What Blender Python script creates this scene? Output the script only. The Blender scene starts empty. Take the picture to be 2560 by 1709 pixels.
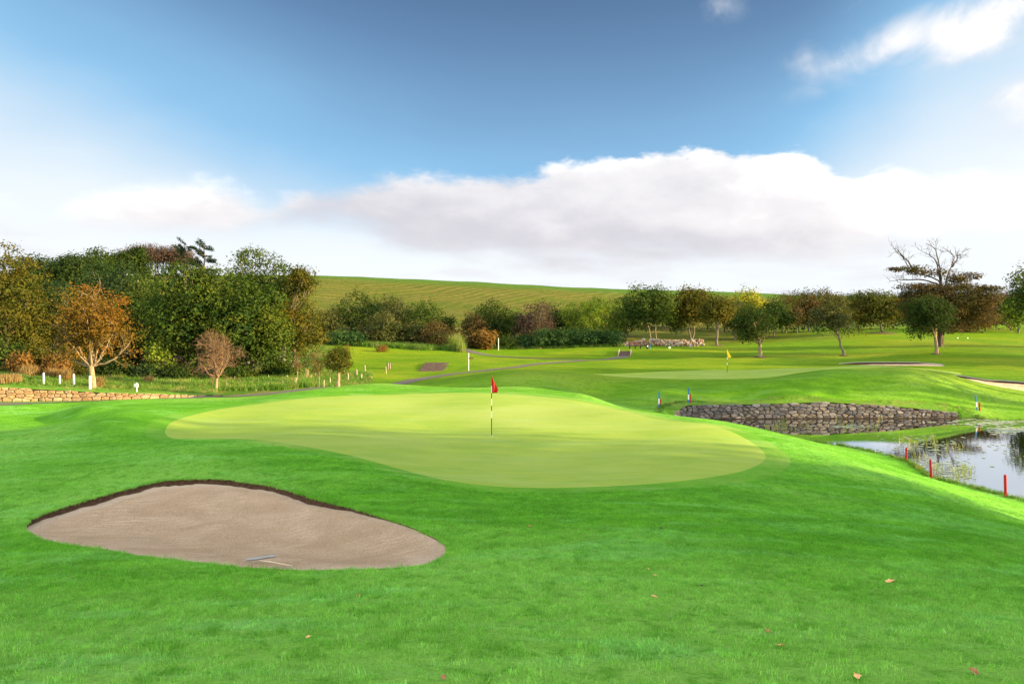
import bpy, math, random
import numpy as np
from mathutils import Vector, Matrix, Euler

# ------------------------------------------------------------------ camera, sky, sun, exposure
SC = bpy.context.scene
COL = SC.collection
FPX, U0, V0, CAMZ = 1707.0, 1280.0, 770.0, 7.0      # focal length in photo pixels, horizon row, eye height over the pond

cam_d = bpy.data.cameras.new('camera')
cam_d.sensor_width = 36.0
cam_d.lens = 36.0 * FPX / 2560.0
cam_d.shift_y = -(854.5 - V0) / 2560.0
cam_d.clip_start = 0.1
cam_d.clip_end = 6000.0
cam = bpy.data.objects.new('camera', cam_d)
cam.location = (0, 0, CAMZ)
cam.rotation_euler = (math.radians(90), 0, 0)
COL.objects.link(cam)
SC.camera = cam

SUN_AZ, SUN_EL = math.radians(101.0), math.radians(12.5)     # azimuth clockwise from the view direction (+Y)
SKY_STRENGTH = 0.13
SUN_STRENGTH = 5.0
SC.view_settings.view_transform = 'Standard'
SC.view_settings.look = 'None'
SC.view_settings.gamma = 1.0
SC.view_settings.use_curve_mapping = False
EXPOSURE = 1.75
SC.view_settings.exposure = EXPOSURE
SC.render.engine = 'CYCLES'
SC.cycles.max_bounces = 6
SC.cycles.diffuse_bounces = 3
SC.cycles.glossy_bounces = 3
SC.cycles.transmission_bounces = 3
SC.cycles.transparent_max_bounces = 4
SC.cycles.caustics_reflective = False
SC.cycles.caustics_refractive = False


class NT:
    """small helper over a node tree"""
    def __init__(s, tree):
        s.t = tree; s.n = tree.nodes; s.l = tree.links
    def node(s, kind, **kw):
        nd = s.n.new(kind)
        for k, v in kw.items():
            setattr(nd, k, v)
        return nd
    def put(s, sock, v):
        if v is None: return
        if isinstance(v, bpy.types.NodeSocket): s.l.new(v, sock)
        else:
            try: sock.default_value = v
            except Exception:
                sock.default_value = (v, v, v)
    def m(s, op, a, b=None, c=None, clamp=False):
        nd = s.node('ShaderNodeMath', operation=op, use_clamp=clamp)
        for i, v in enumerate((a, b, c)): s.put(nd.inputs[i], v) if v is not None else None
        return nd.outputs[0]
    def vm(s, op, a, b=None):
        nd = s.node('ShaderNodeVectorMath', operation=op)
        s.put(nd.inputs[0], a)
        if b is not None: s.put(nd.inputs[1], b)
        return nd.outputs[0]
    def mix(s, f, a, b, blend='MIX'):
        nd = s.node('ShaderNodeMix', data_type='RGBA', blend_type=blend)
        s.put(nd.inputs[0], f)
        for i, v in ((6, a), (7, b)):
            if isinstance(v, tuple) and len(v) == 3: v = (*v, 1)
            s.put(nd.inputs[i], v)
        return nd.outputs[2]
    def ss(s, x, lo, hi, a=0.0, b=1.0):
        nd = s.node('ShaderNodeMapRange', interpolation_type='SMOOTHSTEP')
        s.put(nd.inputs['Value'], x)
        s.put(nd.inputs['From Min'], lo); s.put(nd.inputs['From Max'], hi)
        s.put(nd.inputs['To Min'], a); s.put(nd.inputs['To Max'], b)
        return nd.outputs[0]
    def noise(s, vec, scale, detail=4, rough=0.55, dist=0.0):
        nd = s.node('ShaderNodeTexNoise')
        s.put(nd.inputs['Vector'], vec)
        nd.inputs['Scale'].default_value = scale
        nd.inputs['Detail'].default_value = detail
        nd.inputs['Roughness'].default_value = rough
        nd.inputs['Distortion'].default_value = dist
        return nd.outputs[0]
    def vscale(s, vec, xyz):
        nd = s.node('ShaderNodeMapping')
        s.put(nd.inputs[0], vec); nd.inputs['Scale'].default_value = xyz
        return nd.outputs[0]
    def curve(s, x, pts, lo, hi):
        """float curve through pts (x in lo..hi)"""
        nd = s.node('ShaderNodeFloatCurve')
        ys = [p[1] for p in pts]; y0, y1 = min(ys), max(ys)
        if y1 - y0 < 1e-6: y1 = y0 + 1
        c = nd.mapping.curves[0]
        P = [((px - lo) / (hi - lo), (py - y0) / (y1 - y0)) for px, py in pts]
        while len(c.points) < len(P): c.points.new(0.5, 0.5)
        for q, (a, b) in zip(c.points, P): q.location = (a, b); q.handle_type = 'AUTO'
        nd.mapping.update()
        xn = s.m('DIVIDE', s.m('SUBTRACT', x, lo), hi - lo)
        s.put(nd.inputs['Value'], xn)
        return s.m('MULTIPLY_ADD', nd.outputs[0], y1 - y0, y0)


def azel(u, v):
    az = math.atan((u - U0) / FPX)
    return math.degrees(az), math.degrees(math.atan((V0 - v) / FPX * math.cos(az)))


def build_world():
    w = bpy.data.worlds.new('World'); SC.world = w; w.use_nodes = True
    w.node_tree.nodes.clear()
    T = NT(w.node_tree)
    tc = T.node('ShaderNodeTexCoord')
    D = tc.outputs['Generated']
    sep = T.node('ShaderNodeSeparateXYZ'); T.put(sep.inputs[0], D)
    X, Y, Z = sep.outputs
    az = T.m('MULTIPLY', T.m('ARCTAN2', X, Y), 57.29578)
    el = T.m('MULTIPLY', T.m('ARCSINE', Z), 57.29578)
    sky = T.node('ShaderNodeTexSky', sky_type='NISHITA')
    sky.sun_disc = False
    sky.sun_elevation = SUN_EL
    sky.sun_rotation = SUN_AZ
    sky.air_density = 1.0; sky.dust_density = 0.6; sky.ozone_density = 1.6
    skyc = T.vm('SCALE', sky.outputs[0]); skyc.node.inputs['Scale'].default_value = 1.0
    base = T.mix(1.0, skyc, (SKY_STRENGTH * 0.82, SKY_STRENGTH * 0.96, SKY_STRENGTH * 1.16), 'MULTIPLY')
    base = T.mix(T.ss(el, 27, 8, 0.0, 0.85), base, (0.24, 0.47, 0.76))
    # thin high veil whitening towards the horizon and to both sides
    vl = T.curve(az, [(-180, 20), (-90, 24), (-50, 23), (-36, 18.5), (-24, 15), (-10, 12), (4, 10.5), (16, 11.5), (28, 17), (40, 23), (60, 24), (120, 26), (180, 20)], -180, 180)
    nv = T.noise(T.vscale(D, (1, 1, 2.5)), 2.2, 4, 0.5)
    veil_x = T.m('DIVIDE', T.m('ADD', el, T.m('MULTIPLY', T.m('SUBTRACT', nv, 0.5), 7.0)), vl)
    veil = T.m('POWER', 2.718, T.m('MULTIPLY', T.m('MULTIPLY', T.m('MAXIMUM', veil_x, 0.0), T.m('MAXIMUM', veil_x, 0.0)), -0.9))
    veil = T.m('MULTIPLY', veil, 0.98)
    veilc = T.mix(T.ss(az, 34, 75), (0.95, 1.0, 1.04), (2.4, 2.35, 2.25))      # brightened out of view on the sun side, to add fill light
    col = T.mix(T.ss(veil, 0.0, 0.55), base, (0.30, 0.60, 0.90))
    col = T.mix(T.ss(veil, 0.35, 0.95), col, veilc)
    # the long cloud bank above the hills
    top_pts = [(-180, 13), (-140, 10), (-100, 12), (-60, 9)] + [azel(*p) for p in [(0, 480), (110, 530), (150, 505), (300, 440), (440, 412), (600, 438), (655, 490), (740, 455), (900, 438), (1040, 418), (1280, 422), (1420, 400), (1580, 385), (1740, 364), (1900, 368), (2060, 384), (2160, 420), (2220, 398), (2380, 415), (2560, 400)]] + [(60, 13), (100, 16), (140, 11), (180, 13)]
    bot_pts = [(-180, 4), (-100, 3), (-60, 5)] + [azel(*p) for p in [(0, 560), (110, 560), (300, 590), (600, 590), (800, 570), (1000, 610), (1280, 655), (1600, 660), (1900, 665), (2200, 640), (2560, 560)]] + [(60, 4), (100, 3), (180, 4)]
    etop = T.curve(az, top_pts, -180, 180)
    ebot = T.curve(az, bot_pts, -180, 180)
    Ds = T.vscale(D, (1, 1, 2.1))
    n1 = T.m('SUBTRACT', T.noise(Ds, 9.0, 7, 0.55, 0.15), 0.5)
    n2 = T.m('SUBTRACT', T.noise(T.vscale(D, (1, 1, 3.2)), 5.0, 5, 0.5, 0.1), 0.5)
    n3 = T.m('SUBTRACT', T.noise(Ds, 26.0, 5, 0.55, 0.3), 0.5)
    edge = T.m('ADD', T.m('SUBTRACT', etop, el), T.m('ADD', T.m('MULTIPLY', n1, 3.4), T.m('MULTIPLY', n3, 2.0)))
    soft = T.curve(az, [(-180, 1.5), (-38, 3.4), (-18, 2.2), (0, 1.5), (16, 0.8), (24, 1.0), (32, 3.0), (40, 3.5), (60, 2.5), (180, 1.5)], -180, 180)
    a_top = T.ss(edge, 0.0, soft)
    low = T.m('ADD', T.m('SUBTRACT', el, ebot), T.m('MULTIPLY', n2, 6.0))
    a_bot = T.ss(low, -0.9, 1.6)
    dens = T.m('MULTIPLY', a_top, a_bot)
    t = T.m('DIVIDE', T.m('SUBTRACT', el, ebot), T.m('SUBTRACT', etop, ebot))
    t = T.m('ADD', t, T.m('MULTIPLY', n1, 1.5))
    t = T.m('ADD', t, T.m('MULTIPLY', n2, 0.9))
    t = T.m('ADD', t, T.curve(az, [(-180, 0.2), (-38, 0.6), (-24, 0.5), (-12, -0.06), (0, -0.06), (8, 0.05), (18, 0.24), (27, 0.7), (40, 1.1), (120, 0.8), (180, 0.2)], -180, 180))
    lum = T.ss(t, 0.05, 1.05)
    ccol = T.mix(lum, (0.71, 0.69, 0.75), (0.98, 0.95, 0.955))
    ccol = T.mix(T.ss(t, 0.85, 1.5), ccol, (1.35, 1.32, 1.30))
    col = T.mix(T.m('MULTIPLY', dens, 0.95), col, ccol)
    # pale low layer between the bank and the hills
    lown = T.m('ADD', T.noise(T.vscale(D, (1, 1, 5.0)), 7.0, 5, 0.5), T.m('MULTIPLY', el, -0.03))
    lmask = T.m('MULTIPLY', T.ss(lown, 0.42, 0.60), T.ss(el, 9.0, 3.5))
    col = T.mix(T.m('MULTIPLY', lmask, 0.5), col, (0.84, 0.84, 0.90))
    # scattered puffs and wisps high up, mainly to the right where the bank climbs
    ang = T.node('ShaderNodeVectorRotate', rotation_type='Y_AXIS'); T.put(ang.inputs['Vector'], D); ang.inputs['Angle'].default_value = 0.5
    n4 = T.noise(T.vscale(ang.outputs[0], (1.0, 1.0, 1.5)), 8.0, 7, 0.55, 0.4)
    spots = None
    for (u, v, ru, rv, g) in [(2330, 90, 270, 130, 1.2), (2150, 50, 130, 90, 0.5), (2060, 150, 100, 70, 0.42), (2560, 270, 130, 110, 0.85), (1800, 20, 55, 45, 0.42), (2400, 10, 160, 30, 0.5), (2000, 230, 80, 40, 0.2)]:
        a0, e0 = azel(u, v); a1, e1 = azel(u + ru, v - rv)
        dx = T.m('DIVIDE', T.m('SUBTRACT', az, a0), abs(a1 - a0) + 0.2)
        dy = T.m('DIVIDE', T.m('SUBTRACT', el, e0), abs(e1 - e0) + 0.2)
        r2 = T.m('ADD', T.m('MULTIPLY', dx, dx), T.m('MULTIPLY', dy, dy))
        g_ = T.m('MULTIPLY', T.m('POWER', 2.718, T.m('MULTIPLY', r2, -0.85)), g)
        spots = g_ if spots is None else T.m('MAXIMUM', spots, g_)
    beyond = T.m('MULTIPLY', T.ss(T.m('ABSOLUTE', az), 48, 75), 1.0)       # unseen cloud added round the rest of the sky, for fill light
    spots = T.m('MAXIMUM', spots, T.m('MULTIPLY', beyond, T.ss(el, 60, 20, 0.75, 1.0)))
    pm = T.m('ADD', T.m('MULTIPLY', T.m('SUBTRACT', n4, 0.44), T.m('MINIMUM', T.m('MULTIPLY_ADD', spots, 6.0, 0.6), 3.6)), T.m('SUBTRACT', T.m('MULTIPLY', spots, 1.35), 0.42))
    puff = T.ss(pm, -0.2, 1.1)
    pcol = T.mix(T.ss(pm, 0.1, 1.2), (0.80, 0.84, 0.92), (1.12, 1.10, 1.10))
    pcol = T.mix(T.ss(T.m('ABSOLUTE', az), 60, 95), pcol, (2.35, 2.35, 2.35))  # cloud out of view made far brighter than the visible puffs, as fill
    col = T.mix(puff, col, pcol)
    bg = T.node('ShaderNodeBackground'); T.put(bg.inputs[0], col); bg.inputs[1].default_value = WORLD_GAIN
    out = T.node('ShaderNodeOutputWorld'); T.l.new(bg.outputs[0], out.inputs[0])


WORLD_GAIN = 2.0 ** -EXPOSURE      # the sky below is written in exposed values
build_world()
sun_d = bpy.data.lights.new('sun', 'SUN')
sun_d.energy = SUN_STRENGTH; sun_d.angle = math.radians(0.6); sun_d.color = (1.0, 0.75, 0.36)
sun = bpy.data.objects.new('sun', sun_d); COL.objects.link(sun)
TO_SUN = Vector((math.cos(SUN_EL) * math.sin(SUN_AZ), math.cos(SUN_EL) * math.cos(SUN_AZ), math.sin(SUN_EL)))
sun.rotation_euler = TO_SUN.to_track_quat('Z', 'Y').to_euler()
sun.location = (60, -20, 40)

# ------------------------------------------------------------------ terrain height
def P(u, v, D):
    return ((u - U0) / FPX * D, D, CAMZ - (v - V0) / FPX * D)

CTRL = [P(*c) for c in [
    # near lawn
    (1280, 1709, 5), (1280, 1500, 8), (1280, 1350, 12), (1280, 1228, 16.6), (1500, 1600, 6.2), (1000, 1600, 6.2),
    (0, 1709, 5), (0, 1500, 8.5), (0, 1300, 14.5), (0, 1150, 22), (0, 1050, 32.0), (0, 1012, 35),
    (700, 1709, 5), (2000, 1709, 5), (640, 1560, 7), (2000, 1480, 9.0), (1700, 1300, 13.5), (2100, 1250, 17),
    (2560, 1709, 5), (2560, 1550, 8), (2560, 1400, 12.6), (2560, 1300, 19.5), (2300, 1300, 15.8), (2560, 1256, 24.2),
    # green
    (1229, 1090, 24.7), (1280, 1020, 31.5), (1280, 984, 36), (1000, 1090, 24.6), (1000, 985, 36.2), (700, 1060, 27.3),
    (700, 990, 35.6), (450, 1075, 26.5), (560, 1010, 33), (1500, 1150, 20.7), (1750, 1160, 19.8), (1880, 1120, 22.5), (1600, 1060, 27.0), (1100, 1180, 18.6),
    # crest behind the green
    (1300, 966, 39.4), (1180, 968, 39.6), (960, 958, 40.6), (830, 966, 39.6), (1450, 985, 36.5), (1420, 990, 36.0), (1580, 1030, 31.0), (1760, 1046, 29.0), (1850, 1066, 27.4), (2010, 1103, 25.0), (2150, 1160, 22.3), (2330, 1230, 19.0),
    # flank to the pond
    (2290, 1188, 28.3), (2400, 1215, 25.6), (2190, 1138, 31.6), (2120, 1120, 33.2), (2040, 1103, 35.2), (2000, 1098, 33.6),
    # mounds left and behind the bunker
    (275, 1034, 27.6), (330, 1030, 29.0), (120, 1057, 31.8), (195, 1052, 30.2), (40, 1080, 27.0), (190, 1085, 25.5), (160, 1032, 33.6), (480, 1008, 34), (200, 1020, 32.5),
    (610, 1123, 20.4), (460, 1128, 20.2), (800, 1160, 18.2), (900, 1192, 16.9), (1050, 1250, 15.0), (300, 1140, 20.4), (150, 1170, 18.8), (620, 1150, 19.0),
    (57, 1322, 13.6), (200, 1272, 15.2), (350, 1222, 16.6), (480, 1196, 17.3), (620, 1203, 17.0), (760, 1240, 15.4), (935, 1281, 13.8), (1060, 1330, 12.2), (1115, 1368, 11.4), (1040, 1400, 10.7), (900, 1420, 10.0), (700, 1423, 9.9), (450, 1402, 10.4), (200, 1366, 11.7),
    # hollow behind the green
    (1280, 985, 45), (1000, 985, 46), (1450, 990, 45), (1700, 1012, 42.9), (1580, 1006, 43.3), (1500, 985, 47.0), (1640, 1018, 41.6), (1590, 1035, 38.5),
    # path and lawn behind
    (1000, 960, 54), (1100, 938, 60), (1280, 918, 65), (1480, 900, 75), (1563, 889, 83), (1563, 875, 88.5), (1650, 872, 90), (1400, 880, 89), (1250, 889, 85),
    (1163, 874, 91), (1060, 927, 66), (1083, 907, 70.5), (1083, 893, 77), (980, 915, 70), (860, 900, 74), (850, 935, 58), (845, 966, 50), (740, 962, 49), (780, 895, 75), (920, 968, 49.5),
    (1340, 925, 53), (1230, 931, 54), (1340, 958, 46.5), (1200, 945, 50), (1430, 930, 54.5), (1500, 960, 48.5), (1650, 975, 46.2), (1800, 990, 45.2),
    # second green
    (1500, 936, 54.5), (1819, 933, 54.5), (2390, 931, 55.5), (1930, 946, 49), (1930, 923, 59), (1600, 945, 51.5),
    (1800, 905, 70), (2100, 903, 71), (1500, 912, 65),
    (1900, 892, 77), (1800, 880, 88), (1800, 850, 115), (1800, 830, 135), (1800, 812, 160),
    (2071, 947, 46.8), (1950, 962, 45.6), (2300, 958, 46.2), (2200, 950, 46.8), (2496, 965, 48.5), (2560, 985, 46.6), (2420, 940, 53),
    (1900, 1010, 43.8), (2100, 1017, 43.8), (2300, 1025, 43.8), (2395, 1036, 43.4), (2560, 1050, 42.8), (2213, 911, 65),
    (2110, 888, 79), (2341, 884, 75), (2560, 905, 65), (2560, 850, 105), (2560, 800, 150), (2100, 815, 150), (2300, 800, 160), (2206, 832, 112),
    # left, behind the wall
    (0, 967, 37.2), (100, 973, 37.4), (234, 973, 40), (360, 980, 40), (540, 977, 44), (640, 975, 46), (0, 930, 50), (300, 935, 55), (100, 880, 60), (600, 900, 70),
    (640, 989, 42), (521, 990, 40.6), (760, 975, 45.5),
    # hills
    (1137, 822, 125), (1280, 800, 140), (1100, 780, 160), (1400, 800, 150), (780, 690, 330), (1000, 698, 330), (1200, 706, 330), (1400, 717, 330), (1600, 724, 330), (1800, 729, 330), (2000, 738, 330), (2300, 742, 330), (2560, 742, 330),
    (1000, 735, 235), (1300, 745, 235), (780, 750, 200), (1600, 760, 240), (406, 692, 190), (400, 690, 240), (200, 700, 190), (0, 700, 190), (0, 790, 110), (300, 790, 110), (600, 800, 110), (600, 740, 190),
    (1000, 745, 430), (1600, 755, 430), (2300, 765, 430), (400, 735, 420), (0, 740, 420), (2560, 766, 430),
]]
CTRL += [(-3, 1.0, 5.0), (3, 1.0, 5.0), (0, -5, 5.3), (-8, -5, 4.8), (8, -5, 4.6), (900 * 0.8, 1300, 1.0), (-900, 1300, 2.0), (0, 1300, 2.0)]
CTRL = np.array(CTRL)


def warp(x, y):
    yy = np.maximum(y, -6.0) + 12.0
    q = np.clip(x / yy, -1.5, 1.5)
    return np.stack([q, np.log(yy)], -1)


CW = warp(CTRL[:, 0], CTRL[:, 1])


def kern(r2):
    r2 = np.maximum(r2, 1e-12)
    return 0.5 * r2 * np.log(r2)


_n = len(CW)
_d = ((CW[:, None, :] - CW[None, :, :]) ** 2).sum(-1)
_A = np.zeros((_n + 3, _n + 3))
_A[:_n, :_n] = kern(_d) + np.eye(_n) * 2e-5
_A[:_n, _n] = 1; _A[:_n, _n + 1:] = CW
_A[_n, :_n] = 1; _A[_n + 1:, :_n] = CW.T
# heights are fitted as the tangent under the horizon, which varies evenly with distance
_sol = np.linalg.solve(_A, np.concatenate([(CTRL[:, 2]) / (np.maximum(CTRL[:, 1], -6) + 12.0), np.zeros(3)]))

POND = np.array([(9.5, 39.0), (9.3, 41.4), (10.3, 42.9), (12.5, 43.65), (20, 43.85), (28.2, 43.95), (30.5, 42.6), (36, 42.3), (40, 41), (43, 36), (43, 26), (38, 19), (32, 18.6), (24.5, 22.2), (19.2, 24.4), (18.0, 27.0), (17.5, 28.4), (17.9, 30.0), (18.2, 31.6), (17.6, 33.6), (16.7, 35.0), (15.0, 36.6), (12.5, 38.2)])
WALL_PATH = [(9.55, 40.2), (9.9, 41.4), (10.8, 42.5), (12.7, 43.15), (16, 43.25), (20, 43.38), (24, 43.4), (28.4, 43.5)]


def poly_sdf(poly, x, y):
    """positive inside"""
    px, py = poly[:, 0], poly[:, 1]
    d = np.full(x.shape, 1e18); ins = np.zeros(x.shape, bool)
    n = len(poly)
    for i in range(n):
        ax, ay = px[i], py[i]; bx, by = px[(i + 1) % n], py[(i + 1) % n]
        ex, ey = bx - ax, by - ay
        wx, wy = x - ax, y - ay
        t = np.clip((wx * ex + wy * ey) / (ex * ex + ey * ey), 0, 1)
        d = np.minimum(d, (wx - ex * t) ** 2 + (wy - ey * t) ** 2)
        c = ((ay > y) != (by > y)) & (x < (bx - ax) * (y - ay) / (by - ay + 1e-12) + ax)
        ins ^= c
    d = np.sqrt(d)
    return np.where(ins, d, -d)


def line_dist(path, x, y):
    d = np.full(x.shape, 1e18)
    for (ax, ay), (bx, by) in zip(path[:-1], path[1:]):
        ex, ey = bx - ax, by - ay
        t = np.clip(((x - ax) * ex + (y - ay) * ey) / (ex * ex + ey * ey), 0, 1)
        d = np.minimum(d, np.hypot(x - ax - ex * t, y - ay - ey * t))
    return d


LWALL_PATH = [((u - U0) / FPX * D, D) for u, D in [(-260, 34.0), (-120, 35.6), (0, 36.6), (90, 37.2), (180, 37.6), (300, 38.2), (420, 39.1), (500, 40.0)]]
LWALL_TOP = [969, 968, 967, 971, 976, 982, 984, 987]
LWALL_BASE = [1012, 1008, 1004, 1003, 1002, 999, 995, 992]


def sstep(a, b, x):
    t = np.clip((x - a) / (b - a), 0, 1)
    return t * t * (3 - 2 * t)


def side_of(path, x, y):
    """signed side of a polyline's nearest segment (+ = left of travel = behind) """
    best = np.full(x.shape, 1e18); s = np.zeros(x.shape)
    for (ax, ay), (bx, by) in zip(path[:-1], path[1:]):
        ex, ey = bx - ax, by - ay
        t = np.clip(((x - ax) * ex + (y - ay) * ey) / (ex * ex + ey * ey), 0, 1)
        dd = np.hypot(x - ax - ex * t, y - ay - ey * t)
        cr = ex * (y - ay) - ey * (x - ax)
        m = dd < best
        best = np.where(m, dd, best); s = np.where(m, np.sign(cr), s)
    return best * s


def Hbase(x, y):
    x = np.asarray(x, float); y = np.asarray(y, float)
    sh = x.shape; x = x.ravel(); y = y.ravel()
    out = np.empty(x.shape)
    for i in range(0, len(x), 40000):
        xs, ys = x[i:i + 40000], y[i:i + 40000]
        W = warp(xs, ys)
        r2 = ((W[:, None, :] - CW[None, :, :]) ** 2).sum(-1)
        q = kern(r2) @ _sol[:_n] + _sol[_n] + W @ _sol[_n + 1:]
        out[i:i + 40000] = q * (np.maximum(ys, -6) + 12.0)
    # gentle natural unevenness
    s = np.maximum(y, 4)
    out += 0.022 * np.sin(x * 0.9 + 1.3 * np.sin(y * 0.31)) * np.sin(y * 0.55 + 0.7 * np.sin(x * 0.4)) * np.clip(s / 25, 0.3, 1.5)
    out += (0.007 * np.sin(x * 5.3 + 2 * np.sin(y * 1.1)) * np.sin(y * 4.1 + x) + 0.012 * np.sin(x * 2.2 + 1.5 * np.sin(y * .8)) * np.sin(y * 1.9 + .6 * x)) * np.clip((16 - y) / 8, 0, 1)
    out += 0.05 * np.sin(x * 0.23 + 2.1) * np.sin(y * 0.17 + 0.4) * np.clip((y - 45) / 40, 0, 3)
    out = np.where(y > 600, out * 0 + np.minimum(out, 6), out)
    return out.reshape(sh)


def H(x, y):
    x = np.asarray(x, float); y = np.asarray(y, float)
    sc = x.ndim == 0
    x = np.atleast_1d(x); y = np.atleast_1d(y)
    h = Hbase(x, y)
    near = (x > 0) & (x < 75) & (y > 8) & (y < 55)
    if near.any():
        xs, ys = x[near], y[near]; hh = h[near]
        d = poly_sdf(POND, xs, ys)
        dw = line_dist(WALL_PATH, xs, ys)
        w = 0.12 + 2.6 * sstep(0.6, 3.0, dw)           # steep at the wall, a bank elsewhere
        k = sstep(0, 1, np.clip(-d, 0, 50) / w)
        shore = 0.015 + np.clip(-d, 0, 3) * 0.06
        outer = shore * (1 - k) + np.maximum(hh, shore) * k
        inner = -0.03 - 0.5 * np.clip(d, 0, 1.2)
        h[near] = np.where(d > 0, inner, outer)
        lowm = (d < 0)
        h[near] = np.where(lowm, np.maximum(h[near], 0.02), h[near])
    lf = (x < -14) & (x > -60) & (y > 28) & (y < 46)
    if lf.any():
        xs, ys = x[lf], y[lf]
        s = side_of(LWALL_PATH, xs, ys)
        u = xs / ys * FPX + U0
        Dp = np.interp(u, [(p[0] / p[1] * FPX + U0) for p in LWALL_PATH], [p[1] for p in LWALL_PATH])
        zt = CAMZ - (np.interp(u, [-260, -120, 0, 90, 180, 300, 420, 500], LWALL_TOP) - V0) / FPX * Dp
        zb = CAMZ - (np.interp(u, [-260, -120, 0, 90, 180, 300, 420, 500], LWALL_BASE) - V0) / FPX * Dp
        fade = sstep(540, 470, u)
        kf = sstep(2.8, 0.6, s) * (s > 0.42) * fade
        kb = sstep(-3.0, -0.4, s) * (s <= 0.42) * fade
        hh = h[lf]
        hh = hh * (1 - kf) + (zt - 0.03) * kf
        hh = hh * (1 - kb) + zb * kb
        h[lf] = hh
    return float(h[0]) if sc else h


def hit(u, v, dmin=3.0, dmax=400.0):
    """where the sight line through photo pixel (u, v) meets the ground"""
    D = np.exp(np.linspace(math.log(dmin), math.log(dmax), 1500))
    z = CAMZ - (v - V0) / FPX * D
    h = H((u - U0) / FPX * D, D)
    b = np.nonzero(h >= z)[0]
    if len(b) == 0: return None
    i = b[0]
    d = D[i]
    if i > 0:
        f0 = z[i - 1] - h[i - 1]; f1 = z[i] - h[i]
        d = D[i - 1] + (D[i] - D[i - 1]) * f0 / (f0 - f1 + 1e-9)
    return ((u - U0) / FPX * d, d)
# ------------------------------------------------------------------ helpers
def tag(o, label=None, cat=None, group=None, kind=None):
    if label: o['label'] = label
    if cat: o['category'] = cat
    if group: o['group'] = group
    if kind: o['kind'] = kind
    return o


def empty(name, loc, rz=0.0, label=None, cat=None, group=None):
    o = bpy.data.objects.new(name, None); COL.objects.link(o)
    o.location = loc; o.rotation_euler = (0, 0, rz)
    o.empty_display_size = 0.2
    return tag(o, label, cat, group)


def link_mesh(name, me, parent=None, kind=None):
    o = bpy.data.objects.new(name, me); COL.objects.link(o)
    if parent: o.parent = parent
    if kind: o['kind'] = kind
    return o


def np_mesh(name, V, F, mat=None, smooth=False, attrs=None):
    """V (n,3), F (m,k) of equal-sided faces"""
    me = bpy.data.meshes.new(name)
    V = np.asarray(V, np.float32); F = np.asarray(F, np.int32)
    k = F.shape[1]
    me.vertices.add(len(V)); me.vertices.foreach_set('co', V.ravel())
    me.loops.add(F.size); me.loops.foreach_set('vertex_index', F.ravel())
    me.polygons.add(len(F))
    me.polygons.foreach_set('loop_start', np.arange(0, F.size, k, dtype=np.int32))
    me.polygons.foreach_set('loop_total', np.full(len(F), k, dtype=np.int32))
    me.polygons.foreach_set('use_smooth', np.full(len(F), bool(smooth)))
    if attrs:
        for an, av in attrs.items():
            a = me.attributes.new(an, 'FLOAT', 'POINT'); a.data.foreach_set('value', np.asarray(av, np.float32))
    me.update(calc_edges=True)
    if mat: me.materials.append(mat)
    return me


class MB:
    """collects mixed faces and links them as one mesh object"""
    def __init__(s): s.v = []; s.f = []
    def add(s, vs, fs):
        b = len(s.v); s.v.extend(tuple(p) for p in vs); s.f.extend(tuple(b + i for i in f) for f in fs); return s
    def box(s, cx, cy, cz, sx, sy, sz, rot=None, bev=0.0):
        b = min(bev, sx * .3, sy * .3, sz * .3)
        hx, hy, hz = sx / 2, sy / 2, sz / 2
        pts = []; fs = []
        if b <= 0:
            pts = [(x, y, z) for z in (-hz, hz) for y in (-hy, hy) for x in (-hx, hx)]
            fs = [(0, 2, 3, 1), (4, 5, 7, 6), (0, 1, 5, 4), (2, 6, 7, 3), (0, 4, 6, 2), (1, 3, 7, 5)]
        else:
            def ring(z, ix, iy, c):
                return [(-ix + c, -iy, z), (ix - c, -iy, z), (ix, -iy + c, z), (ix, iy - c, z), (ix - c, iy, z), (-ix + c, iy, z), (-ix, iy - c, z), (-ix, -iy + c, z)]
            pts = ring(-hz, hx - b, hy - b, b * .5) + ring(-hz + b, hx, hy, b) + ring(hz - b, hx, hy, b) + ring(hz, hx - b, hy - b, b * .5)
            for r in range(3):
                for i in range(8):
                    j = (i + 1) % 8
                    fs.append((r * 8 + i, r * 8 + j, r * 8 + 8 + j, r * 8 + 8 + i))
            fs.append(tuple(reversed(range(8)))); fs.append(tuple(range(24, 32)))
        R = rot or Matrix.Identity(3)
        pts = [Vector((cx, cy, cz)) + R @ Vector(p) for p in pts]
        return s.add(pts, fs)
    def lathe(s, cx, cy, prof, n=10, ax=None):
        """prof: list of (r, z)"""
        pts = []; fs = []
        for r, z in prof:
            for i in range(n):
                a = 2 * math.pi * i / n
                pts.append(Vector((cx + r * math.cos(a), cy + r * math.sin(a), z)))
        if ax is not None: pts = [ax @ p for p in pts]
        m = len(prof)
        for k in range(m - 1):
            for i in range(n):
                j = (i + 1) % n
                fs.append((k * n + i, k * n + j, k * n + n + j, k * n + n + i))
        fs.append(tuple(reversed(range(n)))); fs.append(tuple((m - 1) * n + i for i in range(n)))
        return s.add(pts, fs)
    def build(s, name, mat, parent=None, smooth=False, kind=None):
        me = bpy.data.meshes.new(name); me.from_pydata([tuple(p) for p in s.v], [], s.f); me.update()
        if smooth:
            me.polygons.foreach_set('use_smooth', np.ones(len(me.polygons), bool))
        me.materials.append(mat)
        return link_mesh(name, me, parent, kind)


def new_mat(name):
    m = bpy.data.materials.new(name); m.use_nodes = True
    T = NT(m.node_tree)
    return m, T, T.n['Principled BSDF'], T.n['Material Output']


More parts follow.
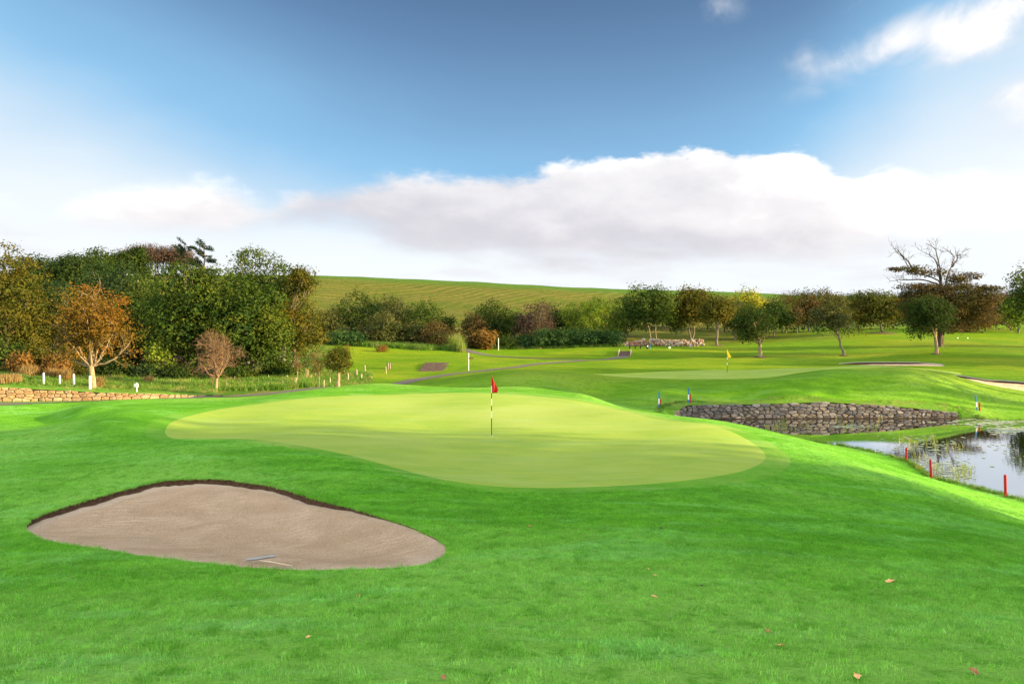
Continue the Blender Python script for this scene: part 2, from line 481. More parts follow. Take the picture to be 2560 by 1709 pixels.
def pmat(name, col, rough=0.7, var=0.15, scale=8.0, bump=0.0, spec=0.3, metal=0.0, streak=None):
    m, T, B, O = new_mat(name)
    geo = T.node('ShaderNodeNewGeometry')
    v = geo.outputs['Position']
    if streak: v = T.vscale(v, streak)
    n = T.noise(v, scale, 5, 0.6)
    c2 = tuple(min(1, x * (1 + var)) for x in col); c1 = tuple(x * (1 - var) for x in col)
    T.put(B.inputs['Base Color'], T.mix(T.ss(n, 0.3, 0.7), c1, c2))
    B.inputs['Roughness'].default_value = rough
    B.inputs['Specular IOR Level'].default_value = spec
    B.inputs['Metallic'].default_value = metal
    if bump:
        b = T.node('ShaderNodeBump'); b.inputs['Strength'].default_value = bump; b.inputs['Distance'].default_value = 0.02
        T.put(b.inputs['Height'], n); T.put(B.inputs['Normal'], b.outputs[0])
    return m


# ------------------------------------------------------------------ grass materials
def grass_color(T, pos, kind):
    """base colour of mown turf from world position: streaks and patches of the turf, and a sunlit tone painted into far turf"""
    big = T.noise(T.vscale(pos, (0.55, 1.0, 1.0)), 0.16, 4, 0.55, 0.6)
    mid = T.noise(T.vscale(pos, (0.6, 1.3, 1.0)), 1.1, 4, 0.6, 0.4)
    fine = T.noise(pos, 28.0, 3, 0.7)
    if kind == 'green':
        a, b, c = (0.225, 0.345, 0.05), (0.275, 0.375, 0.06), (0.32, 0.40, 0.095)
    elif kind == 'lawn':
        a, b, c = (0.076, 0.258, 0.014), (0.126, 0.36, 0.023), (0.205, 0.43, 0.068)
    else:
        a, b, c = (0.085, 0.185, 0.005), (0.145, 0.25, 0.008), (0.21, 0.265, 0.014)  # far turf: the yellow of sunlight is put into the colour
    col = T.mix(T.ss(mid, 0.3, 0.7), a, b)
    col = T.mix(T.m('MULTIPLY', T.ss(big, 0.42, 0.68), 0.85), col, c)
    wisp = T.noise(T.vscale(pos, (0.35, 1.6, 1.0)), 0.7, 5, 0.6, 1.2)
    col = T.mix(T.m('MULTIPLY', T.ss(wisp, 0.5, 0.66), 0.4 if kind == 'lawn' else 0.2), col, tuple(x * y for x, y in zip(c, (0.95, 1.08, 1.9))))
    blot = T.noise(pos, 3.2, 5, 0.7, 0.5)
    col2 = T.mix(T.m('MULTIPLY', T.ss(blot, 0.48, 0.66), 0.75 if kind != 'green' else 0.12), col, a)
    col = col2
    f = T.ss(fine, 0.2, 0.8, 0.72 if kind != 'green' else 0.92, 1.2 if kind != 'green' else 1.08)
    sc = T.vm('SCALE', col); T.put(sc.node.inputs['Scale'], f)
    return sc, fine, mid


def mat_ground():
    m, T, B, O = new_mat('turf')
    geo = T.node('ShaderNodeNewGeometry'); pos = geo.outputs['Position']
    col, fine, mid = grass_color(T, pos, 'lawn')
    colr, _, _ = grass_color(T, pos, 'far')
    sep = T.node('ShaderNodeSeparateXYZ'); T.put(sep.inputs[0], pos)
    at = lambda n: T.node('ShaderNodeAttribute', attribute_name=n).outputs['Fac']
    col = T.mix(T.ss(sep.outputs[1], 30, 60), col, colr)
    # coarse rough between wall, trees and wood
    rn = T.noise(pos, 0.9, 5, 0.65)
    rn2 = T.noise(pos, 9.0, 4, 0.7)
    rcol = T.mix(T.ss(rn, 0.42, 0.62), (0.07, 0.17, 0.015), (0.22, 0.20, 0.06))
    rcol = T.mix(T.ss(rn2, 0.3, 0.75), rcol, (0.05, 0.10, 0.012))
    col = T.mix(at('rough'), col, rcol)
    # woodland floor
    col = T.mix(at('wood'), col, T.mix(rn2, (0.05, 0.035, 0.018), (0.10, 0.065, 0.03)))
    # hill pasture with windrows of cut hay following the slope
    fx = T.m('ADD', sep.outputs[0], T.m('MULTIPLY', T.noise(pos, 0.012, 2, 0.5), 55.0))
    fy = T.m('ADD', sep.outputs[1], T.m('MULTIPLY', T.noise(pos, 0.02, 3, 0.5), 14.0))
    row_a = T.m('SINE', T.m('MULTIPLY', T.m('ADD', fx, T.m('MULTIPLY', fy, -0.42)), 1.15))
    row_b = T.m('SINE', T.m('MULTIPLY', T.m('ADD', fy, T.m('MULTIPLY', fx, 0.10)), 0.80))
    which = T.ss(T.m('ADD', sep.outputs[0], T.m('MULTIPLY', sep.outputs[1], 0.12)), -34, -18)
    rows = T.m('ADD', T.m('MULTIPLY', row_a, which), T.m('MULTIPLY', row_b, T.m('SUBTRACT', 1.0, which)))
    hn = T.noise(T.vscale(pos, (1, 1, 1)), 0.65, 5, 0.7)
    hm = T.m('ADD', T.m('MULTIPLY', rows, 0.11), T.m('MULTIPLY_ADD', hn, 1.3, -0.15))
    bare = T.noise(pos, 0.035, 3, 0.5)
    hcol = T.mix(T.ss(hm, 0.42, 0.70), (0.085, 0.105, 0.011), (0.185, 0.15, 0.04))
    hcol = T.mix(T.m('MULTIPLY', T.ss(bare, 0.4, 0.65), 0.7), hcol, (0.080, 0.11, 0.010))
    # the crest band left uncut
    hcol = T.mix(T.ss(sep.outputs[1], 262, 300), hcol, T.mix(T.ss(hn, 0.35, 0.7), (0.05, 0.13, 0.015), (0.10, 0.16, 0.02)))
    col = T.mix(at('field'), col, hcol)
    # wet mud at the pond rim
    col = T.mix(at('mud'), col, (0.035, 0.028, 0.018))
    T.put(B.inputs['Base Color'], col)
    B.inputs['Roughness'].default_value = 0.75
    B.inputs['Specular IOR Level'].default_value = 0.04
    b = T.node('ShaderNodeBump'); b.inputs['Strength'].default_value = 0.85; b.inputs['Distance'].default_value = 0.06
    h = T.m('ADD', T.m('MULTIPLY', fine, 0.5), T.noise(pos, 5.0, 4, 0.6))
    T.put(b.inputs['Height'], h); T.put(B.inputs['Normal'], b.outputs[0])
    return m


def mat_green():
    m, T, B, O = new_mat('green_turf')
    pos = T.node('ShaderNodeNewGeometry').outputs['Position']
    col, fine, mid = grass_color(T, pos, 'green')
    T.put(B.inputs['Base Color'], col)
    B.inputs['Roughness'].default_value = 0.8; B.inputs['Specular IOR Level'].default_value = 0.05
    pass
    b = T.node('ShaderNodeBump'); b.inputs['Strength'].default_value = 0.35; b.inputs['Distance'].default_value = 0.02
    T.put(b.inputs['Height'], T.m('ADD', fine, T.noise(pos, 4.0, 3, 0.6))); T.put(B.inputs['Normal'], b.outputs[0])
    return m


def mat_blade(name, kind):
    m, T, B, O = new_mat(name)
    pos = T.node('ShaderNodeNewGeometry').outputs['Position']
    if kind == 'lawn':
        col, fine, mid = grass_color(T, pos, 'lawn')
        orr = T.node('ShaderNodeObjectInfo').outputs['Random']
        sc_ = T.vm('SCALE', col); T.put(sc_.node.inputs['Scale'], T.ss(orr, 0, 1, 1.25, 1.95)); col = sc_
        col = T.mix(T.ss(orr, .86, 1.0, 0, .55), col, (0.30, 0.40, 0.10))
    else:
        rn = T.noise(pos, 0.9, 5, 0.65); rn2 = T.noise(pos, 14.0, 3, 0.7)
        a, b_, c = {'rough': ((0.07, 0.20, 0.015), (0.16, 0.27, 0.03), (0.36, 0.30, 0.10)),
                    'dry': ((0.28, 0.19, 0.07), (0.34, 0.24, 0.09), (0.25, 0.15, 0.05)),
                    'reed': ((0.14, 0.24, 0.03), (0.30, 0.36, 0.07), (0.34, 0.30, 0.10))}[kind]
        col = T.mix(T.ss(rn2, 0.3, 0.7), a, b_)
        col = T.mix(T.ss(rn, 0.52, 0.66), col, c)
    df = T.node('ShaderNodeBsdfDiffuse'); tr = T.node('ShaderNodeBsdfTranslucent'); gl = T.node('ShaderNodeBsdfGlossy')
    T.put(df.inputs[0], col); T.put(tr.inputs[0], col); gl.inputs['Roughness'].default_value = 0.35
    mx = T.node('ShaderNodeMixShader'); mx.inputs[0].default_value = 0.38
    T.l.new(df.outputs[0], mx.inputs[1]); T.l.new(tr.outputs[0], mx.inputs[2])
    m2 = T.node('ShaderNodeMixShader'); m2.inputs[0].default_value = 0.03
    T.l.new(mx.outputs[0], m2.inputs[1]); T.l.new(gl.outputs[0], m2.inputs[2])
    T.l.new(m2.outputs[0], O.inputs[0]); T.n.remove(B)
    return m


def mat_sand():
    m, T, B, O = new_mat('sand')
    pos = T.node('ShaderNodeNewGeometry').outputs['Position']
    big = T.noise(pos, 0.8, 4, 0.6, 0.8)
    grit = T.noise(pos, 30.0, 4, 0.85)
    lump = T.noise(pos, 11.0, 5, 0.7)
    # rake grooves that swing round the hollow
    wv = T.node('ShaderNodeTexWave', wave_type='RINGS', rings_direction='Z')
    T.put(wv.inputs[0], T.vm('SUBTRACT', pos, (-9.0, 24.0, 0.0)))
    wv.inputs['Scale'].default_value = 1.3; wv.inputs['Distortion'].default_value = 11.0; wv.inputs['Detail'].default_value = 3; wv.inputs['Detail Scale'].default_value = 0.7
    col = T.mix(T.ss(big, 0.35, 0.68), (0.60, 0.42, 0.26), (0.74, 0.55, 0.37))
    col = T.mix(T.ss(grit, 0.54, 0.68), col, (0.30, 0.21, 0.14))
    col = T.mix(T.ss(grit, 0.46, 0.34), col, (0.84, 0.69, 0.55))
    col = T.mix(T.ss(lump, 0.60, 0.78), col, (0.42, 0.30, 0.21))
    dry = T.node('ShaderNodeAttribute', attribute_name='rim').outputs['Fac']
    col = T.mix(T.m('MULTIPLY', dry, 0.6), col, (0.84, 0.70, 0.57))
    T.put(B.inputs['Base Color'], col)
    B.inputs['Roughness'].default_value = 0.95; B.inputs['Specular IOR Level'].default_value = 0.1
    b = T.node('ShaderNodeBump'); b.inputs['Strength'].default_value = 1.0; b.inputs['Distance'].default_value = 0.09
    h = T.m('ADD', T.m('MULTIPLY', grit, 0.7), T.m('MULTIPLY', lump, 0.9))
    h = T.m('ADD', h, T.m('MULTIPLY', T.m('MULTIPLY', wv.outputs['Fac'], T.ss(big, 0.35, 0.65)), 0.45))
    T.put(b.inputs['Height'], h); T.put(B.inputs['Normal'], b.outputs[0])
    return m


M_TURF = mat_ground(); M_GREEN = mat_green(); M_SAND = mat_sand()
M_SOIL = pmat('soil', (0.075, 0.045, 0.028), 0.95, 0.4, 14, 0.8, 0.1)
M_ASPHALT = pmat('asphalt', (0.13, 0.118, 0.10), 0.9, 0.2, 20, 0.4, 0.2)
M_BLADE = mat_blade('grass_blade', 'lawn'); M_ROUGH = mat_blade('rough_blade', 'rough'); M_DRY = mat_blade('dry_blade', 'dry'); M_REED = mat_blade('reed_blade', 'reed')

# ------------------------------------------------------------------ outlines on the ground
def smooth_closed(pts, n):
    """Catmull-Rom through a closed list"""
    P_ = np.array(pts, float); m = len(P_); out = []
    per = n // m + 1
    for i in range(m):
        p0, p1, p2, p3 = P_[(i - 1) % m], P_[i], P_[(i + 1) % m], P_[(i + 2) % m]
        for k in range(per):
            t = k / per
            out.append(0.5 * ((2 * p1) + (-p0 + p2) * t + (2 * p0 - 5 * p1 + 4 * p2 - p3) * t * t + (-p0 + 3 * p1 - 3 * p2 + p3) * t ** 3))
    return np.array(out)


def from_photo(pts):
    """outline points seen in the photo, each with the ground distance where it lies behind a mound"""
    out = []
    for p in pts:
        if len(p) == 3: out.append(((p[0] - U0) / FPX * p[2], p[2]))
        else: out.append(hit(*p))
    return out


GREEN1 = smooth_closed(from_photo([(403, 1073), (440, 1045), (566, 1018), (760, 994), (980, 985), (1230, 982), (1395, 994), (1520, 1018), (1640, 1046), (1790, 1064), (1880, 1100), (1928, 1140), (1895, 1172), (1800, 1194), (1630, 1212), (1360, 1222), (1140, 1217, 17.3), (980, 1195, 18.4), (830, 1160, 20.3), (700, 1138, 22.0), (580, 1110, 23.8), (480, 1108, 24.4), (420, 1095)]), 160)
GREEN2 = smooth_closed([(6.3, 54.0), (9, 56.4), (14, 58.2), (20, 59.2), (27.5, 59.2), (33.5, 58.0), (36.5, 55.8), (34.5, 52.8), (29.5, 50.8), (22.5, 49.9), (15.5, 50.3), (10, 51.7)], 120)
BUNK1 = smooth_closed(from_photo([(57, 1322), (90, 1292), (200, 1255), (320, 1222), (400, 1203), (480, 1197), (575, 1199), (680, 1214), (790, 1246), (880, 1268), (960, 1292), (1060, 1332), (1108, 1358), (1115, 1378), (1085, 1402), (1000, 1418), (880, 1423), (700, 1423), (560, 1412), (350, 1388), (180, 1362), (90, 1342)]), 200)
BUNK2 = smooth_closed([(32.0, 66.6), (33.6, 68.4), (36.0, 68.4), (38.6, 66.6), (39.8, 63.6), (38.8, 61.6), (36.2, 61.4), (33.4, 63.4)], 64)
BUNK3 = smooth_closed([(32.8, 50.2), (34.0, 51.6), (35.6, 51.1), (37.0, 51.7), (38.8, 51.3), (41.0, 50.6), (42.0, 48.6), (39.8, 46.7), (37.0, 46.6), (34.6, 47.9)], 64)


def rho(outline, x, y):
    """radius relative to the outline round its centroid (1 on the outline)"""
    c = outline.mean(0)
    a = np.arctan2(outline[:, 1] - c[1], outline[:, 0] - c[0])
    r = np.hypot(outline[:, 0] - c[0], outline[:, 1] - c[1])
    o = np.argsort(a); a, r = a[o], r[o]
    a = np.concatenate([a[-3:] - 2 * np.pi, a, a[:3] + 2 * np.pi]); r = np.concatenate([r[-3:], r, r[:3]])
    R = np.interp(np.arctan2(y - c[1], x - c[0]), a, r)
    return np.hypot(x - c[0], y - c[1]) / R


def disc_grid(outline, rings, r_max=1.0, r_min=0.0):
    c = outline.mean(0); n = len(outline)
    rr = np.linspace(r_min, r_max, rings + 1)[(1 if r_min == 0 else 0):]
    XY = c[None, None] + (outline[None] - c) * rr[:, None, None]
    V = XY.reshape(-1, 2)
    F = []
    m = len(rr)
    idx = np.arange(m * n).reshape(m, n)
    q = np.stack([idx[:-1], np.roll(idx[:-1], -1, 1), np.roll(idx[1:], -1, 1), idx[1:]], -1).reshape(-1, 4)
    rad = np.repeat(rr, n)
    return V, q, rad, idx, c


def sheet(name, outline, rings, off, mat, label=None):
    V2, q, rad, idx, c = disc_grid(outline, rings)
    z = H(V2[:, 0], V2[:, 1]) + off
    z = np.where(rad > 0.9999, z - off * 1.6, z)
    V = np.column_stack([V2, z]); V = np.vstack([V, [c[0], c[1], H(*c) + off]])
    n = len(outline)
    me = np_mesh(name, V, q[:, ::-1] if False else q, mat, True)
    # close the middle
    tri = [(int(idx[0][(i + 1) % n]), int(idx[0][i]), len(V) - 1) for i in range(n)]
    bm_v = [tuple(v) for v in V]
    faces = [tuple(int(a) for a in f) for f in q] + [(a, b, cc) for a, b, cc in tri]
    me = bpy.data.meshes.new(name); me.from_pydata(bm_v, [], faces); me.update()
    me.polygons.foreach_set('use_smooth', np.ones(len(faces), bool)); me.materials.append(mat)
    # make faces look up
    nz = np.empty(len(faces) * 3, np.float32); me.polygons.foreach_get('normal', nz)
    if nz.reshape(-1, 3)[:, 2].mean() < 0: me.flip_normals()
    return link_mesh(name, me, None, 'structure')


# ------------------------------------------------------------------ the ground, one sheet to the horizon
def axis(lo, hi, base, k, c=0.0):
    out = [c]
    while out[-1] < hi: out.append(out[-1] + max(base, (out[-1] - c) * k))
    neg = [c]
    while neg[-1] > lo: neg.append(neg[-1] - max(base, (c - neg[-1]) * k))
    return np.array(neg[::-1][:-1] + out)


def build_ground():
    ys = [3.0]
    while ys[-1] < 1500: ys.append(ys[-1] + max(0.13, ys[-1] * 0.0098))
    yn = [3.0]
    while yn[-1] > -150: yn.append(yn[-1] - max(0.5, (3 - yn[-1]) * 0.12))
    ys = np.array(yn[::-1][:-1] + ys)
    xs = [0.0]
    while xs[-1] < 1300: xs.append(xs[-1] + max(0.13, (xs[-1]) * 0.0165 if xs[-1] < 40 else xs[-1] * 0.02))
    xs = np.array([-a for a in xs[::-1][:-1]] + xs)
    X, Y = np.meshgrid(xs, ys)
    Z = H(X, Y)
    ny, nx = X.shape
    keep = np.ones((ny, nx), bool)
    for o, k in ((BUNK1, 1.03), (BUNK2, 1.02), (BUNK3, 1.02)):
        sel = (np.abs(X - o[:, 0].mean()) < 10) & (np.abs(Y - o[:, 1].mean()) < 10)
        keep[sel] &= rho(o, X[sel], Y[sel]) > k
    idx = np.arange(ny * nx).reshape(ny, nx)
    F = np.stack([idx[:-1, :-1], idx[:-1, 1:], idx[1:, 1:], idx[1:, :-1]], -1).reshape(-1, 4)
    kf = keep.ravel()[F].all(1)
    F = F[kf]
    x, y = X.ravel(), Y.ravel()
    field = sstep(98, 112, y) * sstep(75, 30, x - (y - 110) * 0.25) * (1 - sstep(48, 62, x))
    field = np.maximum(field, sstep(150, 175, y))
    field *= np.where(x < 0, 1, 1)
    # the wood on the left runs up the hill
    u = x / np.maximum(y, 1) * FPX + U0
    wood = sstep(47, 52, y) * sstep(690, 600, u) * sstep(150, 120, y)
    s = side_of(LWALL_PATH, x, y)
    rough = sstep(0.1, 0.6, s) * (y > 30) * sstep(-14, -16, x) * sstep(60, 54, y)
    rough = np.maximum(rough, sstep(860, 800, u) * sstep(51.5, 53.5, y) * sstep(150, 120, y))
    # unmown strip below the central thickets
    rough = np.maximum(rough, sstep(87, 90, y) * sstep(112, 104, y) * sstep(1160, 1140, u) * sstep(780, 820, u))
    rough = np.maximum(rough, sstep(93, 96, y) * sstep(112, 104, y) * sstep(1610, 1590, u) * sstep(1180, 1200, u))
    rough = np.maximum(rough, sstep(135, 142, y) * sstep(165, 155, y) * sstep(1500, 1600, u))
    rough *= (1 - wood)
    dpond = np.full(x.shape, -9.0); nr = (x > 5) & (x < 70) & (y > 10) & (y < 50)
    dpond[nr] = poly_sdf(POND, x[nr], y[nr])
    mud = sstep(-0.07, 0.03, dpond)
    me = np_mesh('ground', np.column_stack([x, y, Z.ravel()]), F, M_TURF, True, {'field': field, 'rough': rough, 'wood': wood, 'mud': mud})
    o = link_mesh('ground', me, None, 'structure')
    return o


build_ground()
g1 = sheet('putting_green', GREEN1, 46, 0.010, M_GREEN)
M_COLLAR = mat_green(); M_COLLAR.name = 'collar_turf'
for _nd in M_COLLAR.node_tree.nodes:
    if _nd.type == 'MIX' and not _nd.inputs[6].is_linked and not _nd.inputs[7].is_linked:
        _nd.inputs[6].default_value = (0.085, 0.26, 0.018, 1); _nd.inputs[7].default_value = (0.125, 0.31, 0.026, 1)
cc_ = GREEN1.mean(0); rr_ = np.hypot(*(GREEN1 - cc_).T)[:, None]
COLLAR1 = cc_ + (GREEN1 - cc_) * (1 + 0.65 / rr_)
co = sheet('green_collar', COLLAR1, 48, 0.005, M_COLLAR)
g2 = sheet('putting_green', GREEN2, 24, 0.020, M_GREEN)


def bunker(name, o, lip_back, lip_front, dish, rim_out, rings=26):
    c = o.mean(0); n = len(o)
    # how high the turf edge stands over the sand, tallest on the far side
    ang = (o[:, 1] - c[1]) / np.abs(o[:, 1] - c[1]).max()
    rng = np.random.RandomState(len(o) + rings)
    wob = np.convolve(np.tile(rng.rand(n), 3), np.ones(5) / 5, 'same')[n:2 * n]
    side = sstep(-0.25, 0.55, ang)
    lip = lip_front + (lip_back - lip_front) * side * (0.55 + 0.9 * wob)
    hz = H(o[:, 0], o[:, 1])
    # sand
    V2, q, rad, idx, cc = disc_grid(o, rings, 0.998)
    m = len(idx)
    lipv = np.tile(lip, m)
    edge = np.tile(hz, m)
    Hin = H(V2[:, 0], V2[:, 1])
    flash = rad ** 5
    z = (Hin - dish * (1 - rad ** 2.2) - lip_front) * (1 - flash) + (edge - lipv) * flash
    z += 0.018 * np.sin(V2[:, 0] * 5.1 + V2[:, 1] * 1.7) * np.sin(V2[:, 1] * 4.3) * (1 - flash)
    V = np.vstack([np.column_stack([V2, z]), [cc[0], cc[1], H(*cc) - dish - lip_front]])
    faces = [tuple(int(a) for a in f) for f in q] + [(int(idx[0][(i + 1) % n]), int(idx[0][i]), len(V) - 1) for i in range(n)]
    me = bpy.data.meshes.new(name); me.from_pydata([tuple(v) for v in V], [], faces); me.update()
    me.polygons.foreach_set('use_smooth', np.ones(len(faces), bool)); me.materials.append(M_SAND)
    rimv = np.concatenate([sstep(0.88, 0.97, rad) * np.tile(0.35 + 0.65 * side, m), [0]])
    a = me.attributes.new('rim', 'FLOAT', 'POINT'); a.data.foreach_set('value', rimv.astype(np.float32))
    nz = np.empty(len(faces) * 3, np.float32); me.polygons.foreach_get('normal', nz)
    if nz.reshape(-1, 3)[:, 2].mean() < 0: me.flip_normals()
    sand = link_mesh(name, me, None, 'structure')
    # turf rim that rolls over into the cut soil face
    V2, q, rad, idx, cc = disc_grid(o, 5, rim_out, 1.0)
    z = H(V2[:, 0], V2[:, 1]) + 0.004 + 0.02 * (rim_out > 1.2)
    me = np_mesh('bunker_edge', np.column_stack([V2, z]), q, M_TURF, True, {'field': z * 0, 'rough': z * 0, 'wood': z * 0, 'mud': z * 0})
    nz = np.empty(len(q) * 3, np.float32); me.polygons.foreach_get('normal', nz)
    if nz.reshape(-1, 3)[:, 2].mean() < 0: me.flip_normals()
    rim = link_mesh('turf_edge', me, sand)
    # soil face: slightly undercut
    ins = c + (o - c) * 0.997
    top = np.column_stack([o, hz + 0.004]); mid = np.column_stack([c + (o - c) * 1.004, hz - lip * 0.5]); bot = np.column_stack([ins, hz - lip - 0.05])
    V = np.vstack([top, mid, bot]); i = np.arange(n); j = (i + 1) % n
    q = np.vstack([np.column_stack([i, j, j + n, i + n]), np.column_stack([i + n, j + n, j + 2 * n, i + 2 * n])])
    me = np_mesh('soil_face', V, q, M_SOIL, True)
    link_mesh('soil_face', me, sand)
    return sand


bunker('bunker_sand', BUNK1, 0.15, 0.012, 0.22, 1.17, 40)
bunker('bunker_sand', BUNK2, 0.38, 0.03, 0.10, 1.5, 16)
bunker('bunker_sand', BUNK3, 0.26, 0.03, 0.10, 1.42, 16)

# ------------------------------------------------------------------ paths
def path_sheet(name, pts, widths, off, mat):
    P_ = np.array(pts, float)
    seg = np.hypot(*np.diff(P_, axis=0).T); s = np.concatenate([[0], np.cumsum(seg)])
    n = int(s[-1] / 0.5) + 2
    t = np.linspace(0, s[-1], n)
    x = np.interp(t, s, P_[:, 0]); y = np.interp(t, s, P_[:, 1]); w = np.interp(t, s, widths)
    k = np.ones(7) / 7
    xp = np.convolve(np.pad(x, 3, 'edge'), k, 'valid'); yp = np.convolve(np.pad(y, 3, 'edge'), k, 'valid')
    dx = np.gradient(xp); dy = np.gradient(yp); l = np.hypot(dx, dy); nx, ny = -dy / l, dx / l
    rows = []
    rr = np.random.RandomState(5)
    ja, jb = rr.rand(n) * 0.12, rr.rand(n) * 0.12
    for i, f in enumerate(np.linspace(-0.5, 0.5, 7)):
        ww = w * f + (ja if i == 0 else 0) - (jb if i == 6 else 0)
        X = xp + nx * ww; Y = yp + ny * ww
        rows.append(np.column_stack([X, Y, H(X, Y) + off + 0.02 * (0.25 - f * f)]))
    V = np.vstack(rows); idx = np.arange(7 * n).reshape(7, n)
    q = np.stack([idx[:-1, :-1], idx[:-1, 1:], idx[1:, 1:], idx[1:, :-1]], -1).reshape(-1, 4)
    me = np_mesh(name, V, q, mat, True)
    nz = np.empty(len(q) * 3, np.float32); me.polygons.foreach_get('normal', nz)
    if nz.reshape(-1, 3)[:, 2].mean() < 0: me.flip_normals()
    return link_mesh(name, me, None, 'structure')


def hx(u, v, D=None):
    if D is not None: return ((u - U0) / FPX * D, D)
    return hit(u, v)


path_sheet('path', [(-46, 28), (-36, 32.6)] + [hx(u, 0, D) for u, D in [(0, 35.5), (100, 36.2), (240, 37.0), (400, 38.2), (520, 39.6), (640, 42.2), (760, 45.6), (880, 49.5), (960, 52.0), (1000, 54.2), (1050, 57), (1100, 59.2), (1180, 62), (1280, 65), (1375, 70), (1480, 75), (1540, 79.5), (1563, 83.2)]],
           [1.9, 1.8, 1.7, 1.6, 1.6, 1.6, 1.6, 1.6, 1.6, 1.7, 1.8, 1.9, 2.0, 2.0, 1.7, 1.5, 1.4, 1.6, 1.8, 1.7], 0.022, M_ASPHALT)
path_sheet('path', [hx(u, v) for u, v in [(1478, 901), (1400, 898), (1340, 896), (1280, 893), (1230, 889), (1195, 884), (1172, 878), (1160, 873)]] + [(-7.2, 95), (-8.2, 103)], [1.0, 1.0, 1.1, 1.2, 1.4, 1.6, 1.8, 1.9, 1.6, 1.5], 0.03, M_ASPHALT)

# ------------------------------------------------------------------ pond water
def mat_water():
    m, T, B, O = new_mat('pond_water')
    pos = T.node('ShaderNodeNewGeometry').outputs['Position']
    df = T.node('ShaderNodeBsdfDiffuse'); df.inputs[0].default_value = (0.012, 0.014, 0.008, 1)
    gl = T.node('ShaderNodeBsdfGlossy'); gl.inputs['Roughness'].default_value = 0.015; gl.inputs[0].default_value = (0.96, 0.97, 1, 1)
    fr = T.node('ShaderNodeFresnel'); fr.inputs['IOR'].default_value = 1.33
    f = T.m('MULTIPLY_ADD', T.m('POWER', fr.outputs[0], 0.28), 1.03, 0.0, clamp=True)
    mx = T.node('ShaderNodeMixShader'); T.put(mx.inputs[0], f)
    T.l.new(df.outputs[0], mx.inputs[1]); T.l.new(gl.outputs[0], mx.inputs[2]); T.l.new(mx.outputs[0], O.inputs[0]); T.n.remove(B)
    b = T.node('ShaderNodeBump'); b.inputs['Strength'].default_value = 0.06; b.inputs['Distance'].default_value = 0.02
    T.put(b.inputs['Height'], T.noise(T.vscale(pos, (0.8, 1.6, 1)), 3.0, 3, 0.5)); T.put(gl.inputs['Normal'], b.outputs[0]); T.put(fr.inputs['Normal'], b.outputs[0])
    return m


M_WATER = mat_water()
wp = POND; wc = wp.mean(0)
sd = MB()
outer = [(wc[0] + (p[0] - wc[0]) * 1.0 , wc[1] + (p[1] - wc[1]) * 1.0) for p in smooth_closed(POND, 88)]
outer = []
for i in range(len(POND)):
    a, b = POND[i - 1], POND[(i + 1) % len(POND)]; t_ = (b - a) / np.linalg.norm(b - a); nn = np.array([t_[1], -t_[0]])
    q_ = POND[i] + nn * 0.14
    if poly_sdf(POND, np.array([q_[0]]), np.array([q_[1]]))[0] > 0: q_ = POND[i] - nn * 0.14
    outer.append(tuple(q_))
sd.add([(x, y, 0.0) for x, y in outer] , [tuple(range(len(outer)))])
water = sd.build('pond_water', M_WATER, None, False, 'structure')
if water.data.polygons[0].normal.z < 0: water.data.flip_normals()
# ------------------------------------------------------------------ trees
def mat_leaf(name, cols, trans=0.35):
    m, T, B, O = new_mat(name)
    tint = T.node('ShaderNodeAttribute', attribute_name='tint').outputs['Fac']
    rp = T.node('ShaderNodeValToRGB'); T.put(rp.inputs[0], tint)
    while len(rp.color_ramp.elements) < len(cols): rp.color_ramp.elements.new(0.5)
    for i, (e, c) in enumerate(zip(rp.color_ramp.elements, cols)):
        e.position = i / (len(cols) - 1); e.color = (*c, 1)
    T.put(B.inputs['Base Color'], rp.outputs[0]); B.inputs['Roughness'].default_value = 0.6; B.inputs['Specular IOR Level'].default_value = 0.08
    tr = T.node('ShaderNodeBsdfTranslucent')
    sc = T.vm('MULTIPLY', rp.outputs[0], (1.25, 1.2, 0.6)); T.put(tr.inputs[0], sc)
    mx = T.node('ShaderNodeMixShader'); mx.inputs[0].default_value = trans
    T.l.new(B.outputs[0], mx.inputs[1]); T.l.new(tr.outputs[0], mx.inputs[2]); T.l.new(mx.outputs[0], O.inputs[0])
    return m


def mat_bark(name, a, b):
    m, T, B, O = new_mat(name)
    pos = T.node('ShaderNodeNewGeometry').outputs['Position']
    n = T.noise(T.vscale(pos, (1, 1, 0.25)), 14, 5, 0.65); n2 = T.noise(pos, 2.5, 3, 0.5)
    c = T.mix(T.ss(n, 0.35, 0.65), a, b); c = T.mix(T.m('MULTIPLY', T.ss(n2, 0.5, 0.7), 0.5), c, tuple(x * 0.5 + y * 0.5 for x, y in zip(b, (0.12, 0.14, 0.07))))
    T.put(B.inputs['Base Color'], c); B.inputs['Roughness'].default_value = 0.9; B.inputs['Specular IOR Level'].default_value = 0.15
    bp = T.node('ShaderNodeBump'); bp.inputs['Strength'].default_value = 0.6; bp.inputs['Distance'].default_value = 0.03
    T.put(bp.inputs['Height'], n); T.put(B.inputs['Normal'], bp.outputs[0])
    return m


